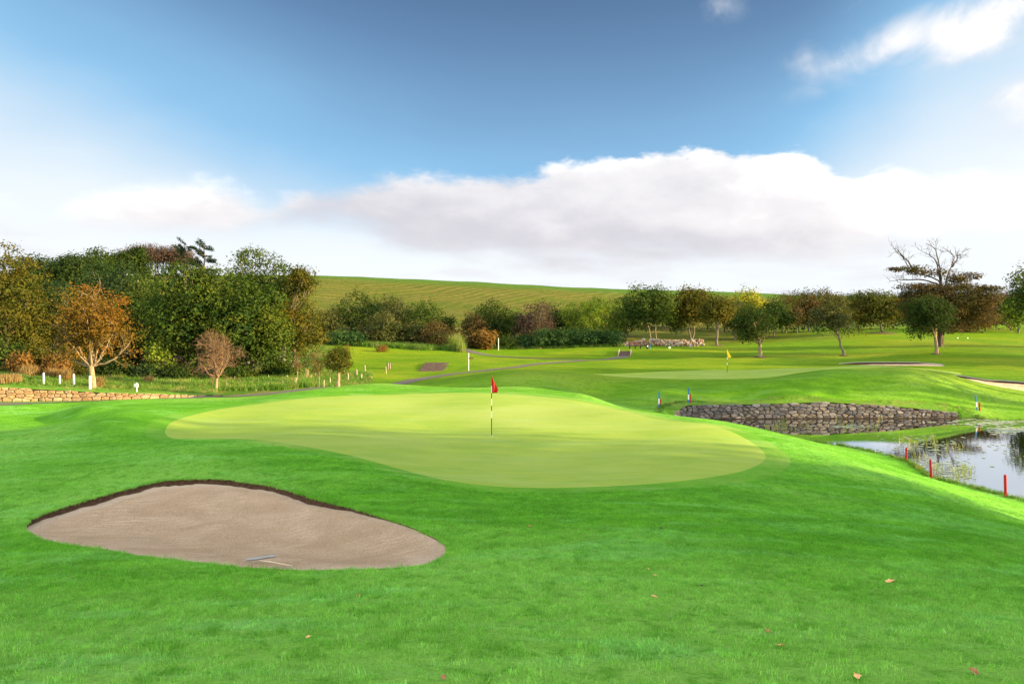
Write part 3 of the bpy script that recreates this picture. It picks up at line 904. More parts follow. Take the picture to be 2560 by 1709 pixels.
LEAF = {
    'dark': mat_leaf('leaf_dark', [(0.018, 0.038, 0.009), (0.031, 0.057, 0.011), (0.058, 0.088, 0.013)]),
    'deep': mat_leaf('leaf_deep', [(0.018, 0.040, 0.016), (0.030, 0.058, 0.020), (0.05, 0.082, 0.022)]),
    'sycamore': mat_leaf('leaf_sycamore', [(0.018, 0.048, 0.010), (0.038, 0.074, 0.011), (0.066, 0.100, 0.013), (0.125, 0.13, 0.015)]),
    'olive': mat_leaf('leaf_olive', [(0.036, 0.053, 0.010), (0.065, 0.078, 0.012), (0.105, 0.096, 0.013), (0.14, 0.095, 0.012)]),
    'mid': mat_leaf('leaf_mid', [(0.026, 0.060, 0.011), (0.055, 0.092, 0.014), (0.10, 0.125, 0.02)]),
    'light': mat_leaf('leaf_light', [(0.07, 0.13, 0.015), (0.13, 0.20, 0.02), (0.22, 0.26, 0.03)]),
    'orange': mat_leaf('leaf_orange', [(0.065, 0.078, 0.011), (0.12, 0.092, 0.013), (0.18, 0.095, 0.016), (0.22, 0.075, 0.015)]),
    'bronze': mat_leaf('leaf_bronze', [(0.035, 0.05, 0.016), (0.065, 0.058, 0.02), (0.095, 0.058, 0.024), (0.11, 0.10, 0.025)]),
    'mauve': mat_leaf('leaf_mauve', [(0.045, 0.038, 0.028), (0.085, 0.055, 0.042), (0.13, 0.08, 0.06)], 0.25),
    'yellow': mat_leaf('leaf_yellow', [(0.13, 0.17, 0.018), (0.26, 0.26, 0.02), (0.40, 0.34, 0.03)]),
    'hedge': mat_leaf('leaf_hedge', [(0.015, 0.045, 0.014), (0.028, 0.07, 0.018), (0.07, 0.12, 0.03)], 0.2),
    'rust': mat_leaf('leaf_rust', [(0.12, 0.09, 0.022), (0.21, 0.11, 0.03), (0.27, 0.15, 0.045)]),
    'wind': mat_leaf('leaf_windblown', [(0.03, 0.06, 0.018), (0.075, 0.085, 0.025), (0.16, 0.15, 0.05)]),
    'pink': mat_leaf('leaf_pink', [(0.14, 0.075, 0.035), (0.20, 0.11, 0.05), (0.17, 0.14, 0.04)]),
}
BARK = {
    'grey': mat_bark('bark_grey', (0.10, 0.085, 0.065), (0.24, 0.20, 0.15)),
    'pale': mat_bark('bark_pale', (0.20, 0.145, 0.09), (0.36, 0.27, 0.18)),
    'dark': mat_bark('bark_dark', (0.045, 0.035, 0.028), (0.11, 0.08, 0.055)),
    'red': mat_bark('bark_twig', (0.14, 0.085, 0.055), (0.27, 0.17, 0.11)),
}


class Tubes:
    def __init__(s): s.V = []; s.F = []; s.n = 0
    def tube(s, pts, radii, sides=6):
        pts = np.asarray(pts, float); m = len(pts)
        t = np.gradient(pts, axis=0); t /= np.linalg.norm(t, axis=1)[:, None] + 1e-9
        ref = np.array([0.0, 0.0, 1.0]) if abs(t[0][2]) < 0.9 else np.array([1.0, 0, 0])
        a = np.cross(t, ref); a /= np.linalg.norm(a, axis=1)[:, None] + 1e-9
        b = np.cross(t, a)
        an = np.arange(sides) * 2 * np.pi / sides
        ring = pts[:, None] + np.asarray(radii)[:, None, None] * (np.cos(an)[None, :, None] * a[:, None] + np.sin(an)[None, :, None] * b[:, None])
        s.V.append(ring.reshape(-1, 3))
        idx = s.n + np.arange(m * sides).reshape(m, sides)
        q = np.stack([idx[:-1], np.roll(idx[:-1], -1, 1), np.roll(idx[1:], -1, 1), idx[1:]], -1).reshape(-1, 4)
        s.F.append(q); s.n += m * sides
    def mesh(s, name, mat):
        return np_mesh(name, np.vstack(s.V), np.vstack(s.F), mat, True)


def bez(p0, p1, p2, n, rng=None, wob=0.0):
    t = np.linspace(0, 1, n)[:, None]
    p = (1 - t) ** 2 * p0 + 2 * t * (1 - t) * p1 + t * t * p2
    if rng is not None and wob:
        w = rng.randn(n, 3) * wob; w[0] = 0; w[-1] = 0
        p = p + w
    return p


def leaves_mesh(name, pos, nrm, size, tint, mat, rng, aspect=0.62):
    n = len(pos)
    nrm = nrm / (np.linalg.norm(nrm, axis=1)[:, None] + 1e-9)
    r = rng.randn(n, 3); a = np.cross(nrm, r); a /= np.linalg.norm(a, axis=1)[:, None] + 1e-9
    b = np.cross(nrm, a)
    L = size[:, None] * 0.5; W = L * aspect
    fold = nrm * L * 0.22
    V = np.stack([pos - a * L, pos + b * W + fold, pos + a * L, pos - b * W + fold], 1).reshape(-1, 3)
    F = np.arange(4 * n).reshape(n, 4)
    return np_mesh(name, V, F, mat, False, {'tint': np.repeat(np.clip(tint, 0, 1), 4)})


def unit(v): return v / (np.linalg.norm(v, axis=-1, keepdims=True) + 1e-9)


def crown_points(rng, cen, rad, n_lobes, lobe_r, n_leaf, leaf, flat=1.0, tier=0.0, lean=(0, 0), spray=5, bottom=-0.75, power=2.2):
    """lobes inside an envelope, then leaf sprays on the lobes; returns positions, normals, tints and lobe centres"""
    cen = np.array(cen, float); rad = np.array(rad, float)
    d = unit(rng.randn(n_lobes * 4, 3)); d = d[d[:, 2] > bottom][:n_lobes]
    # even spacing of the lobes
    for _ in range(6):
        df = d[:, None] - d[None]; r2 = (df ** 2).sum(-1) + np.eye(len(d))
        d = unit(d + 0.035 * (df / (r2[..., None] ** 1.2)).sum(1) * (8.0 / max(len(d), 8)))
    q = rng.uniform(0.42, 0.95, len(d))[:, None]
    inner = unit(rng.randn(max(2, n_lobes // 4), 3)) * 0.3
    L = np.vstack([d * q, inner])
    # taper the envelope towards the top (egg shape)
    C = cen + L * rad
    R = lobe_r * rad.mean() * rng.uniform(0.58, 1.4, len(C))
    sq = np.array([1.12, 1.12, 0.72 * flat])
    k = max(1, spray)
    ns = n_leaf // k
    w = R ** 2; w /= w.sum()
    li = rng.choice(len(C), ns, p=w)
    dd = unit(rng.randn(ns, 3) + np.array([0, 0, 0.28]))
    rr = 1 - 0.5 * rng.rand(ns) ** 2.0
    rr = rr * (1 + 0.22 * (rng.rand(ns) ** 5))
    base = C[li] + dd * (R[li] * rr)[:, None] * sq
    # drop sprays hidden deep inside another lobe
    dist = (((base[:, None] - C[None]) / (R[None, :, None] * sq)) ** 2).sum(-1)
    dist[np.arange(ns), li] = 9
    ok = dist.min(1) > 0.30
    base, dd, li, rr = base[ok], dd[ok], li[ok], rr[ok]
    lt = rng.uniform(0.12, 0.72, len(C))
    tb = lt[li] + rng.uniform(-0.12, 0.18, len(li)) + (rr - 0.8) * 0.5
    sd = unit(dd + rng.randn(len(dd), 3) * 0.55 + np.array([0, 0, 0.1]))
    pos, nrm, tint = [], [], []
    for j in range(k):
        jit = rng.randn(len(base), 3) * leaf * 0.55
        pos.append(base + sd * leaf * 0.62 * j + jit)
        nrm.append(unit(dd * 0.9 + np.array([0, 0, 0.45]) + rng.randn(len(dd), 3) * 0.42))
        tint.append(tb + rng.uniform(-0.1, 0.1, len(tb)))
    return np.vstack(pos), np.vstack(nrm), np.concatenate(tint), C, R


def make_tree(seed, height, width, crown_base, leaf=0.22, n_leaf=5000, n_lobes=20, lobe_r=0.34, lean=0.0, mat='mid', bark='grey', trunk_r=None, stems=1, flat=1.0, depth=None, bottom=-0.75, spray=5, top_shift=0.0, limb_n=12, egg=0.0):
    """returns (trunk mesh, crown mesh); base at the origin"""
    rng = np.random.RandomState(seed)
    depth = depth or width
    hc = height - crown_base
    cen = (lean + top_shift, 0, crown_base + hc * 0.48)
    rad = (width / 2 * 0.93, depth / 2 * 0.93, hc / 2 * 0.96)
    pos, nrm, tint, C, R = crown_points(rng, cen, rad, n_lobes, lobe_r, n_leaf, leaf, flat, spray=spray, bottom=bottom)
    if egg:
        f = 1 - egg * np.clip((pos[:, 2] - cen[2]) / rad[2], -1, 1)
        pos[:, 0] = cen[0] + (pos[:, 0] - cen[0]) * f; pos[:, 1] = cen[1] + (pos[:, 1] - cen[1]) * f
        f = 1 - egg * np.clip((C[:, 2] - cen[2]) / rad[2], -1, 1)
        C[:, 0] = cen[0] + (C[:, 0] - cen[0]) * f; C[:, 1] = cen[1] + (C[:, 1] - cen[1]) * f
    pos[:, 2] = np.maximum(pos[:, 2], 0.05)
    size = leaf * rng.uniform(0.65, 1.3, len(pos))
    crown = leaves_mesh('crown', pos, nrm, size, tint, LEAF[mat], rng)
    tr = trunk_r or height * 0.022
    T = Tubes()
    tops = []
    for s in range(stems):
        a = 2 * np.pi * s / max(stems, 1) + rng.rand()
        off = np.array([math.cos(a), math.sin(a), 0]) * (0 if stems == 1 else 0.12 * width)
        p0 = off * 0.25 + np.array([0, 0, -0.15]); p2 = np.array([lean * 0.85 + top_shift * .2, 0, crown_base + hc * 0.45]) + off * 1.6
        p1 = np.array([lean * 0.45, 0, (crown_base + hc * .45) * 0.55]) + off * 0.9
        pts = bez(p0, p1, p2, 9, rng, height * 0.008)
        r = tr * (1 if stems == 1 else 0.62) * np.array([1.45, 1.08, 0.98, 0.9, 0.8, 0.68, 0.55, 0.42, 0.28])
        T.tube(pts, r, 8); tops.append(pts)
    order = rng.permutation(len(C))[:limb_n]
    for i in order:
        pts = tops[rng.randint(stems)]
        j = rng.randint(3, 8)
        st = pts[j]
        if C[i][2] < st[2] - 0.2: st = pts[3]
        e = C[i] + rng.randn(3) * 0.1
        midp = (st + e) / 2 + np.array([0, 0, 0.12 * hc * rng.uniform(-0.4, 1)])
        r0 = tr * 0.42
        T.tube(bez(st, midp, e, 6, rng, height * 0.006), r0 * np.linspace(1, 0.22, 6), 5)
        for _ in range(2):
            e2 = e + unit(rng.randn(3) + np.array([0, 0, .5])) * R[i] * 0.8
            s2 = (midp + e) / 2
            T.tube(np.array([s2, (s2 + e2) / 2 + rng.randn(3) * 0.08, e2]), r0 * np.array([0.45, 0.3, 0.12]), 4)
    trunk = T.mesh('trunk', BARK[bark])
    return trunk, crown


def put_tree(meshes, x, y, label, group=None, cat='tree', name='tree', rz=0.0, sc=(1, 1, 1), z=None, part2='crown', part1='trunk'):
    e = empty(name, (x, y, H(x, y) if z is None else z), rz, label, cat, group)
    e.scale = sc
    if meshes[0]: link_mesh(part1, meshes[0], e)
    if meshes[1]: link_mesh(part2, meshes[1], e)
    return e


def branching(rng, T, p, d, length, r, depth, spread, up, rmin=0.008, seg=4, tips=None, kids=(2, 4), shrink=0.72, curl=0.18):
    pts = [p]; dd = d.copy()
    for _ in range(seg):
        dd = unit(dd + rng.randn(3) * curl + np.array([0, 0, up]))
        pts.append(pts[-1] + dd * length / seg)
    rad = np.linspace(r, max(r * 0.55, rmin * 0.7), seg + 1)
    T.tube(np.array(pts), rad, 6 if r > 0.05 else (4 if r > 0.02 else 3))
    if depth <= 0:
        if tips is not None: tips.append((pts[-1], dd)); tips.append((pts[-2], dd))
        return
    for k in range(rng.randint(kids[0], kids[1] + 1)):
        j = rng.randint(max(1, seg - 2), seg + 1)
        nd = unit(dd + rng.randn(3) * spread)
        branching(rng, T, pts[j], nd, length * shrink * rng.uniform(0.75, 1.2), max(r * 0.58, rmin), depth - 1, spread, up, rmin, seg, tips, kids, shrink, curl)


def wpos(u, D): return ((u - U0) / FPX * D, D)


def tree_at(u, vtop, wpx, D, vcb, mat, label, seed, group=None, ub=None, name='tree', cat='tree', hit_v=None, **kw):
    """a tree whose crown is seen at column u, top row vtop, width wpx, standing D metres away; vcb = row of the crown's lower edge"""
    ubase = u if ub is None else ub
    if hit_v is not None:
        q = hit(ubase, hit_v); x, y = q; D = y
    else:
        x, y = wpos(ubase, D)
    z = H(x, y)
    height = CAMZ - (vtop - V0) / FPX * D - z
    width = wpx / FPX * D
    cb = max(0.0, CAMZ - (vcb - V0) / FPX * D - z)
    lean = (u - ubase) / FPX * D
    if kw.pop('straight', False): kw['top_shift'] = lean; lean = 0.0
    leaf = kw.pop('leaf', None) or max(0.15, D * 0.0036)
    m = make_tree(seed, height, width, cb, leaf=leaf, mat=mat, lean=lean, **kw)
    return put_tree(m, x, y, label, group, cat=cat, name=name, z=z)


WOOD = 'trees of the wood on the left slope'
# far left and the wood
tree_at(15, 604, 240, 50, 900, 'olive', 'large olive and gold tree at the far left, standing before the dark wood', 11, n_leaf=22000, n_lobes=52, lobe_r=0.27, bark='dark', egg=0.22, name='broadleaf_tree')
tree_at(178, 607, 150, 74, 800, 'dark', 'dark green tree whose top stands highest behind the orange tree', 12, WOOD, bark='dark', n_leaf=18000, n_lobes=30, lobe_r=0.28, name='broadleaf_tree')
tree_at(98, 632, 120, 80, 800, 'deep', 'blue green tree filling the gap beside the far left olive tree', 13, WOOD, bark='dark', n_leaf=16000, n_lobes=24, name='broadleaf_tree', egg=0.2)
tree_at(232, 622, 110, 84, 800, 'dark', 'dark green tree with a low rounded top right of the highest top', 14, WOOD, bark='dark', n_leaf=15000, n_lobes=24, name='broadleaf_tree')
tree_at(282, 630, 185, 68, 900, 'deep', 'dense blue green round tree above and behind the orange tree', 15, WOOD, n_leaf=11000, n_lobes=36, lobe_r=0.27, name='broadleaf_tree')
tree_at(365, 680, 120, 62, 930, 'mid', 'yellow tipped green tree between the round dark tree and the big sycamore', 16, WOOD, bark='dark', n_leaf=17000, n_lobes=28, name='broadleaf_tree')
tree_at(150, 690, 190, 60, 930, 'deep', 'shaded dark tree directly behind the left side of the orange tree', 17, WOOD, bark='dark', n_leaf=17000, n_lobes=28, name='broadleaf_tree')
tree_at(300, 760, 150, 56, 960, 'dark', 'low shaded tree filling the hollow right of the orange tree', 18, WOOD, bark='dark', n_leaf=16000, n_lobes=26, name='broadleaf_tree')
tree_at(60, 790, 190, 54, 950, 'olive', 'low bronze green tree beneath the far left olive tree', 19, WOOD, bark='dark', n_leaf=16000, n_lobes=26, name='broadleaf_tree')
# sycamores
tree_at(488, 640, 250, 53, 975, 'sycamore', 'huge bushy sycamore with golden left shoulder behind the bare tree', 21, n_leaf=26000, n_lobes=64, lobe_r=0.23, name='sycamore_tree', egg=0.16, leaf=0.23)
tree_at(628, 690, 225, 53, 980, 'sycamore', 'bushy sycamore reaching to the ground right of the bare tree', 22, n_leaf=23000, n_lobes=56, lobe_r=0.24, name='sycamore_tree', egg=0.15, leaf=0.23)
tree_at(622, 612, 120, 66, 860, 'mid', 'tall rounded tree top rising above the sycamores, left of two', 23, n_leaf=11000, n_lobes=22, lobe_r=0.32, name='sycamore_tree')
tree_at(700, 624, 150, 66, 880, 'mid', 'tall spreading tree top above the sycamores, sloping down to the hill', 24, n_leaf=14000, n_lobes=26, lobe_r=0.3, name='sycamore_tree')
tree_at(755, 668, 85, 64, 745, 'olive', 'small overhanging crown at the right end of the sycamores against the hill', 25, n_leaf=3500, n_lobes=14, lobe_r=0.32, ub=700, name='sycamore_tree', flat=.7)
tree_at(745, 738, 130, 57, 905, 'olive', 'olive tree with orange right edge below the overhanging branches', 26, n_leaf=7500, n_lobes=26, ub=725, name='broadleaf_tree')
tree_at(395, 855, 62, 50, 940, 'light', 'small yellow green sapling lit against the shaded wood', 27, n_leaf=1500, n_lobes=10, name='sapling', cat='tree')
# orange tree in front
q = hit(234, 972)
ORX, ORY = q
def orange_tree():
    rng = np.random.RandomState(31)
    z = H(ORX, ORY)
    top = CAMZ - (706 - V0) / FPX * ORY - z; w = 205 / FPX * ORY
    T = Tubes(); tips = []
    s = unit(np.array([-0.10, 0, 1.0]))
    T.tube(bez(np.array([0, 0, -0.15]), np.array([-0.02, 0, .6]), np.array([-0.14, 0, 1.35]), 7, rng, 0.01), np.array([.24, .17, .155, .15, .145, .14, .13]), 9)
    fork = np.array([-0.14, 0, 1.3])
    ends = [(-1.9, .1, 3.6), (-1.25, -.5, 4.6), (-.6, .5, 5.2), (.1, -.3, 5.4), (.75, .4, 4.6), (1.5, -.2, 3.7), (2.1, .3, 2.7), (-2.0, -.4, 2.7), (.4, -1.2, 4.3), (-.4, 1.3, 4.3), (1.1, .9, 3.6), (-1.1, -1.1, 3.5)]
    for e in ends:
        e = np.array(e) * np.array([w / 5.2, 1, top / 6.3]); mid = fork * .5 + e * .5 + np.array([e[0] * .18, 0, -0.35])
        pts = bez(fork, mid, e, 8, rng, 0.05)
        T.tube(pts, np.linspace(0.075, 0.018, 8), 6)
        for j in (3, 4, 5, 6, 7):
            for _ in range(2):
                branching(rng, T, pts[j], unit(pts[j] - pts[j - 1] + rng.randn(3) * .5), 0.75, 0.016, 1, .6, .08, .006, 3, tips, (2, 3))
    trunk = T.mesh('trunk', BARK['pale'])
    pos, nrm, tint, C, R = crown_points(rng, (-0.10 * w / 5, 0, 1.75 + (top - 1.75) * .5), (w / 2 * .95, w / 2 * .9, (top - 1.75) / 2), 46, 0.20, 9500, 0.15, spray=6, bottom=-.9)
    g = 1 - 0.22 * (pos[:, 2] - 3.6) / 2.4
    pos[:, 0] *= g
    tp = np.array([t[0] for t in tips]); sel = rng.randint(len(tp), size=3600)
    pos = np.vstack([pos, tp[sel] + rng.randn(3600, 3) * 0.13]); nrm = np.vstack([nrm, rng.randn(3600, 3) + [0, 0, .6]])
    tint = np.concatenate([tint, rng.uniform(.2, .8, 3600)])
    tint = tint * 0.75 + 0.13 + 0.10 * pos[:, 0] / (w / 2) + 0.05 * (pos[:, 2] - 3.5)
    keep = (rng.rand(len(pos)) < sstep(1.1, 2.4, pos[:, 2] + 0.25 * np.abs(pos[:, 0]))) & (pos[:, 2] < top)
    crown = leaves_mesh('crown', pos[keep], nrm[keep], 0.15 * rng.uniform(.6, 1.25, keep.sum()), tint[keep], LEAF['orange'], rng)
    put_tree((trunk, crown), ORX, ORY, 'orange and gold autumn tree with pale forking trunk behind the left wall', name='autumn_tree')
orange_tree()

# bare pinkish tree
def bare_tree(u, vb, vtop, wpx, seed, label):
    x, y = hit(u, vb); z = H(x, y); rng = np.random.RandomState(seed)
    top = CAMZ - (vtop - V0) / FPX * y - z; w = wpx / FPX * y
    T = Tubes(); tips = []
    T.tube(bez(np.array([0, 0, -.1]), np.array([0.02, 0, .45]), np.array([0.05, 0, 0.85]), 6, rng, .008), np.array([.16, .115, .105, .10, .095, .085]), 8)
    trunk = T.mesh('trunk', BARK['pale'])
    B_ = Tubes(); fork = np.array([.05, 0, .8])
    for k in range(17):
        a = rng.uniform(0, 2 * np.pi); s = rng.uniform(.2, 1)
        e = np.array([math.cos(a) * s * w * .36, math.sin(a) * s * w * .30, .8 + (top - 1.1) * (1 - s * s * .72)])
        pts = bez(fork + rng.randn(3) * .03, fork * .4 + e * .6 + np.array([e[0] * .2, e[1] * .2, -.1]), e, 7, rng, .03)
        B_.tube(pts, np.linspace(.042, .014, 7), 5)
        for j in (2, 3, 4, 5, 6, 6):
            branching(rng, B_, pts[j], unit(pts[j] - pts[j - 1] + rng.randn(3) * .45), .55, .012, 3, .5, .05, .0065, 3, tips, (2, 3), .75)
    br = B_.mesh('branches', BARK['red'])
    tp = np.array([t[0] for t in tips]); n = 1500; sel = rng.randint(len(tp), size=n)
    lv = leaves_mesh('leaves', tp[sel] + rng.randn(n, 3) * .05, rng.randn(n, 3), .07 * rng.uniform(.6, 1.2, n), rng.rand(n), LEAF['pink'], rng)
    e = put_tree((trunk, br), x, y, label, name='bare_tree', part2='branches')
    link_mesh('leaves', lv, e)
bare_tree(540, 976, 846, 150, 33, 'small almost leafless pinkish tree in front of the sycamores')

# windswept conifers above the wood
def wind_conifer(u, vtop, D, seed, label):
    x, y = wpos(u, D); z = H(x, y); rng = np.random.RandomState(seed)
    top = CAMZ - (vtop - V0) / FPX * D - z
    T = Tubes(); T.tube(bez(np.array([0, 0, -.2]), np.array([0.2, 0, top * .5]), np.array([-.2, 0, top]), 9, rng, .05), np.linspace(.22, .04, 9), 6)
    pos, nrm = [], []
    for k in range(30):
        t = rng.uniform(.55, .99); h = top * t
        L = (1.15 - t) * 5.2 * rng.uniform(.5, 1.0) + .5
        side = rng.choice([-1, -1, 1, 1]); d = unit(np.array([side * 1.0, rng.uniform(-.6, .6), .9 if side < 0 else -.12]))
        if side > 0: L *= .8
        p0 = np.array([0, 0, h]); pts = [p0 + d * L * s + np.array([0, 0, .25 * s * s]) for s in np.linspace(0, 1, 5)]
        T.tube(np.array(pts), np.linspace(.05, .012, 5), 4)
        m = int(60 * L); s = rng.uniform(.2, 1.03, m)
        pos.append(p0 + d * (L * s)[:, None] + rng.randn(m, 3) * [.11, .11, .08]); nrm.append(rng.randn(m, 3) + [0, 0, .8])
    pos = np.vstack(pos); nrm = np.vstack(nrm)
    cr = leaves_mesh('crown', pos, nrm, .26 * rng.uniform(.6, 1.2, len(pos)), rng.rand(len(pos)) * .5, LEAF['deep'], rng, .4)
    put_tree((T.mesh('trunk', BARK['dark']), cr), x, y, label, name='conifer', z=z)
wind_conifer(466, 607, 88, 41, 'left of two ragged windswept conifers against the sky')
wind_conifer(513, 608, 88, 42, 'right of two ragged windswept conifers against the sky')

# brown copse on the skyline
def copse():
    protos = [make_tree(50 + k, 7.6, 6.4, 3.4, leaf=.30, n_leaf=1500, n_lobes=16, mat='mauve', bark='dark', trunk_r=.16, stems=2, limb_n=10) for k in range(3)]
    rng = np.random.RandomState(6)
    D0 = 186
    ORD = 'first second third fourth fifth sixth seventh eighth ninth tenth eleventh twelfth thirteenth fourteenth fifteenth sixteenth seventeenth'.split()
    for k in range(17):
        u = 316 + k * 9.2 + rng.uniform(-2, 2); D = D0 + rng.uniform(-5, 8)
        x, y = wpos(u, D)
        s = rng.uniform(.88, 1.12) * (1.12 if k > 4 else 1.0)
        put_tree(protos[k % 3], x, y, 'bare brown tree of the skyline copse above the wood, %s from its left end' % ORD[k], 'brown trees of the skyline copse', name='copse_tree', rz=rng.rand() * 6, sc=(s, s, s))
copse()
for k, (u, vt, w) in enumerate([(250, 622, 70), (300, 624, 60), (345, 618, 50)]):
    tree_at(u, vt, w, 150 + 4 * k, 700, 'dark', ['dark tree at the left end of the skyline trees', 'dark tree in the middle of the skyline above the round tree', 'dark tree just left of the brown copse'][k], 70 + k, n_leaf=2500, n_lobes=14, name='broadleaf_tree')

# scrub under the far left trees
for (u, vt, w, D, m, lb, sd) in [(25, 838, 120, 46.5, 'mid', 'green bramble thicket at the left edge behind the dry grass', 1), (105, 846, 100, 46.5, 'olive', 'olive and yellow thicket behind the left marker posts', 2),
                                 (175, 858, 90, 47, 'olive', 'olive scrub between the marker posts and the orange tree', 3), (300, 900, 90, 49, 'dark', 'dark bramble bush right of the orange tree trunk', 4),
                                 (372, 915, 80, 49.5, 'deep', 'dark bush behind the small white sign', 5), (60, 885, 55, 45, 'rust', 'rust brown bracken clump behind the dry grass', 6), (140, 888, 50, 45.2, 'rust', 'orange bracken clump behind the middle marker post', 7),
                                 (590, 920, 100, 51, 'sycamore', 'leafy bush at the foot of the sycamore right of the bare tree', 8), (700, 915, 100, 53.5, 'sycamore', 'spreading bush where the sycamores meet the sapling plot', 9), (440, 925, 80, 50, 'dark', 'shaded bush left of the bare tree', 10)]:
    tree_at(u, vt, w, D, 975, m, lb, 80 + sd, n_leaf=3200, n_lobes=16, lobe_r=.34, name='shrub', cat='bush', trunk_r=.06, stems=3, limb_n=6)

# central thickets
CEN = 'trees and bushes of the central thicket'
for (u, vt, w, D, vcb, m, lb, sd, n) in [
        (908, 735, 125, 98, 870, 'dark', 'dark rounded tree at the left of the central thicket', 1, 5500),
        (985, 729, 105, 100, 870, 'wind', 'tallest dark tree in the middle of the central thicket', 2, 5000),
        (1062, 748, 120, 99, 870, 'mid', 'green tree with yellow right side at the right of the central thicket', 3, 5000),
        (815, 770, 90, 96, 865, 'wind', 'bronze green tree between the sycamores and the central thicket', 4, 3800),
        (1095, 806, 115, 92, 880, 'bronze', 'low brown purple bush in front of the central thicket', 5, 4500),
        (955, 790, 125, 92, 880, 'wind', 'windblown olive bush in front of the central thicket', 6, 5500),
        (1030, 800, 80, 93, 878, 'wind', 'olive brown bush beside the brown purple one', 7, 3000),
        (865, 838, 120, 90, 880, 'hedge', 'low dark green laurel bush left of the windblown bush', 8, 4000),
        (785, 842, 90, 90, 880, 'hedge', 'dark laurel bush next to the sycamores', 9, 3000),
        (870, 760, 90, 108, 870, 'dark', 'dark tree filling the left back of the central thicket', 21, 4500),
        (945, 752, 90, 110, 870, 'deep', 'blue green tree filling the middle back of the thicket', 22, 4500),
        (1020, 762, 100, 108, 875, 'wind', 'olive tree filling the right back of the thicket', 23, 4500),
        (1110, 780, 60, 104, 875, 'dark', 'dark tree at the right end of the thicket beside the gap', 24, 3000),
        (1285, 775, 80, 110, 870, 'dark', 'dark tree behind between the slender and the purple brown one', 25, 4000),
        (1420, 765, 90, 110, 870, 'mid', 'green tree left behind the large yellow green one', 26, 4000),
        (1540, 765, 70, 112, 868, 'mid', 'green tree right behind the large yellow green one', 27, 3500),
        (1225, 750, 120, 104, 868, 'dark', 'dark green tree right of the gap in the thicket', 10, 5500),
        (1180, 775, 70, 100, 872, 'bronze', 'dark brown tree at the right side of the gap', 11, 3500),
        (1262, 770, 60, 106, 868, 'mid', 'slender green tree behind the tall white pole', 12, 2500),
        (1338, 760, 110, 100, 872, 'mauve', 'purple brown tree with bare twigs above the hedge', 13, 4800),
        (1385, 750, 70, 108, 868, 'dark', 'dark tree top behind the purple brown tree', 14, 2500),
        (1478, 728, 155, 104, 868, 'light', 'large yellow green tree above the long hedge', 15, 8500)]:
    tree_at(u, vt, w, D, vcb, m, lb, 100 + sd, CEN, n_leaf=n, n_lobes=26, lobe_r=.27, name='tree' if vt < 780 else 'shrub', cat='tree' if vt < 780 else 'bush', leaf=.27)
# the long clipped-looking hedge: separate rounded bushes side by side
for k, (u, vt, w, vb) in enumerate([(1318, 842, 70, 872), (1358, 826, 74, 870), (1400, 826, 66, 868), (1440, 822, 70, 868), (1482, 822, 66, 866), (1524, 826, 72, 862), (1270, 848, 60, 874)]):
    lb = ['bush at the left of the long dark hedge', 'second and rounded bush of the long dark hedge', 'third bush of the long dark hedge from its left end', 'bush in the middle of the long dark hedge', 'bush right of the middle of the long dark hedge', 'bush at the right end of the dark hedge beside the rubble wall', 'low light green bush left of the long hedge'][k]
    tree_at(u, vt, w, 95.5, vb + 10, 'hedge' if k < 6 else 'mid', lb, 130 + k, 'bushes of the long dark hedge' if k < 6 else None, n_leaf=4200, n_lobes=26, lobe_r=.24, name='hedge_bush', cat='bush', stems=3, trunk_r=.08, limb_n=5, leaf=.24)
tree_at(1214, 834, 44, 93, 876, 'rust', 'orange brown fan shaped cypress bush at the gap', 141, n_leaf=2600, n_lobes=14, name='shrub', cat='bush', egg=-.35, stems=3, trunk_r=.08)
tree_at(1192, 846, 44, 94, 876, 'bronze', 'dark brown bush directly left of the orange cypress', 142, n_leaf=1800, n_lobes=12, name='shrub', cat='bush', stems=3, trunk_r=.08)
tree_at(955, 866, 26, 84, 890, 'rust', 'small round orange bush standing alone before the thicket', 143, n_leaf=700, n_lobes=8, name='shrub', cat='bush', leaf=.16)

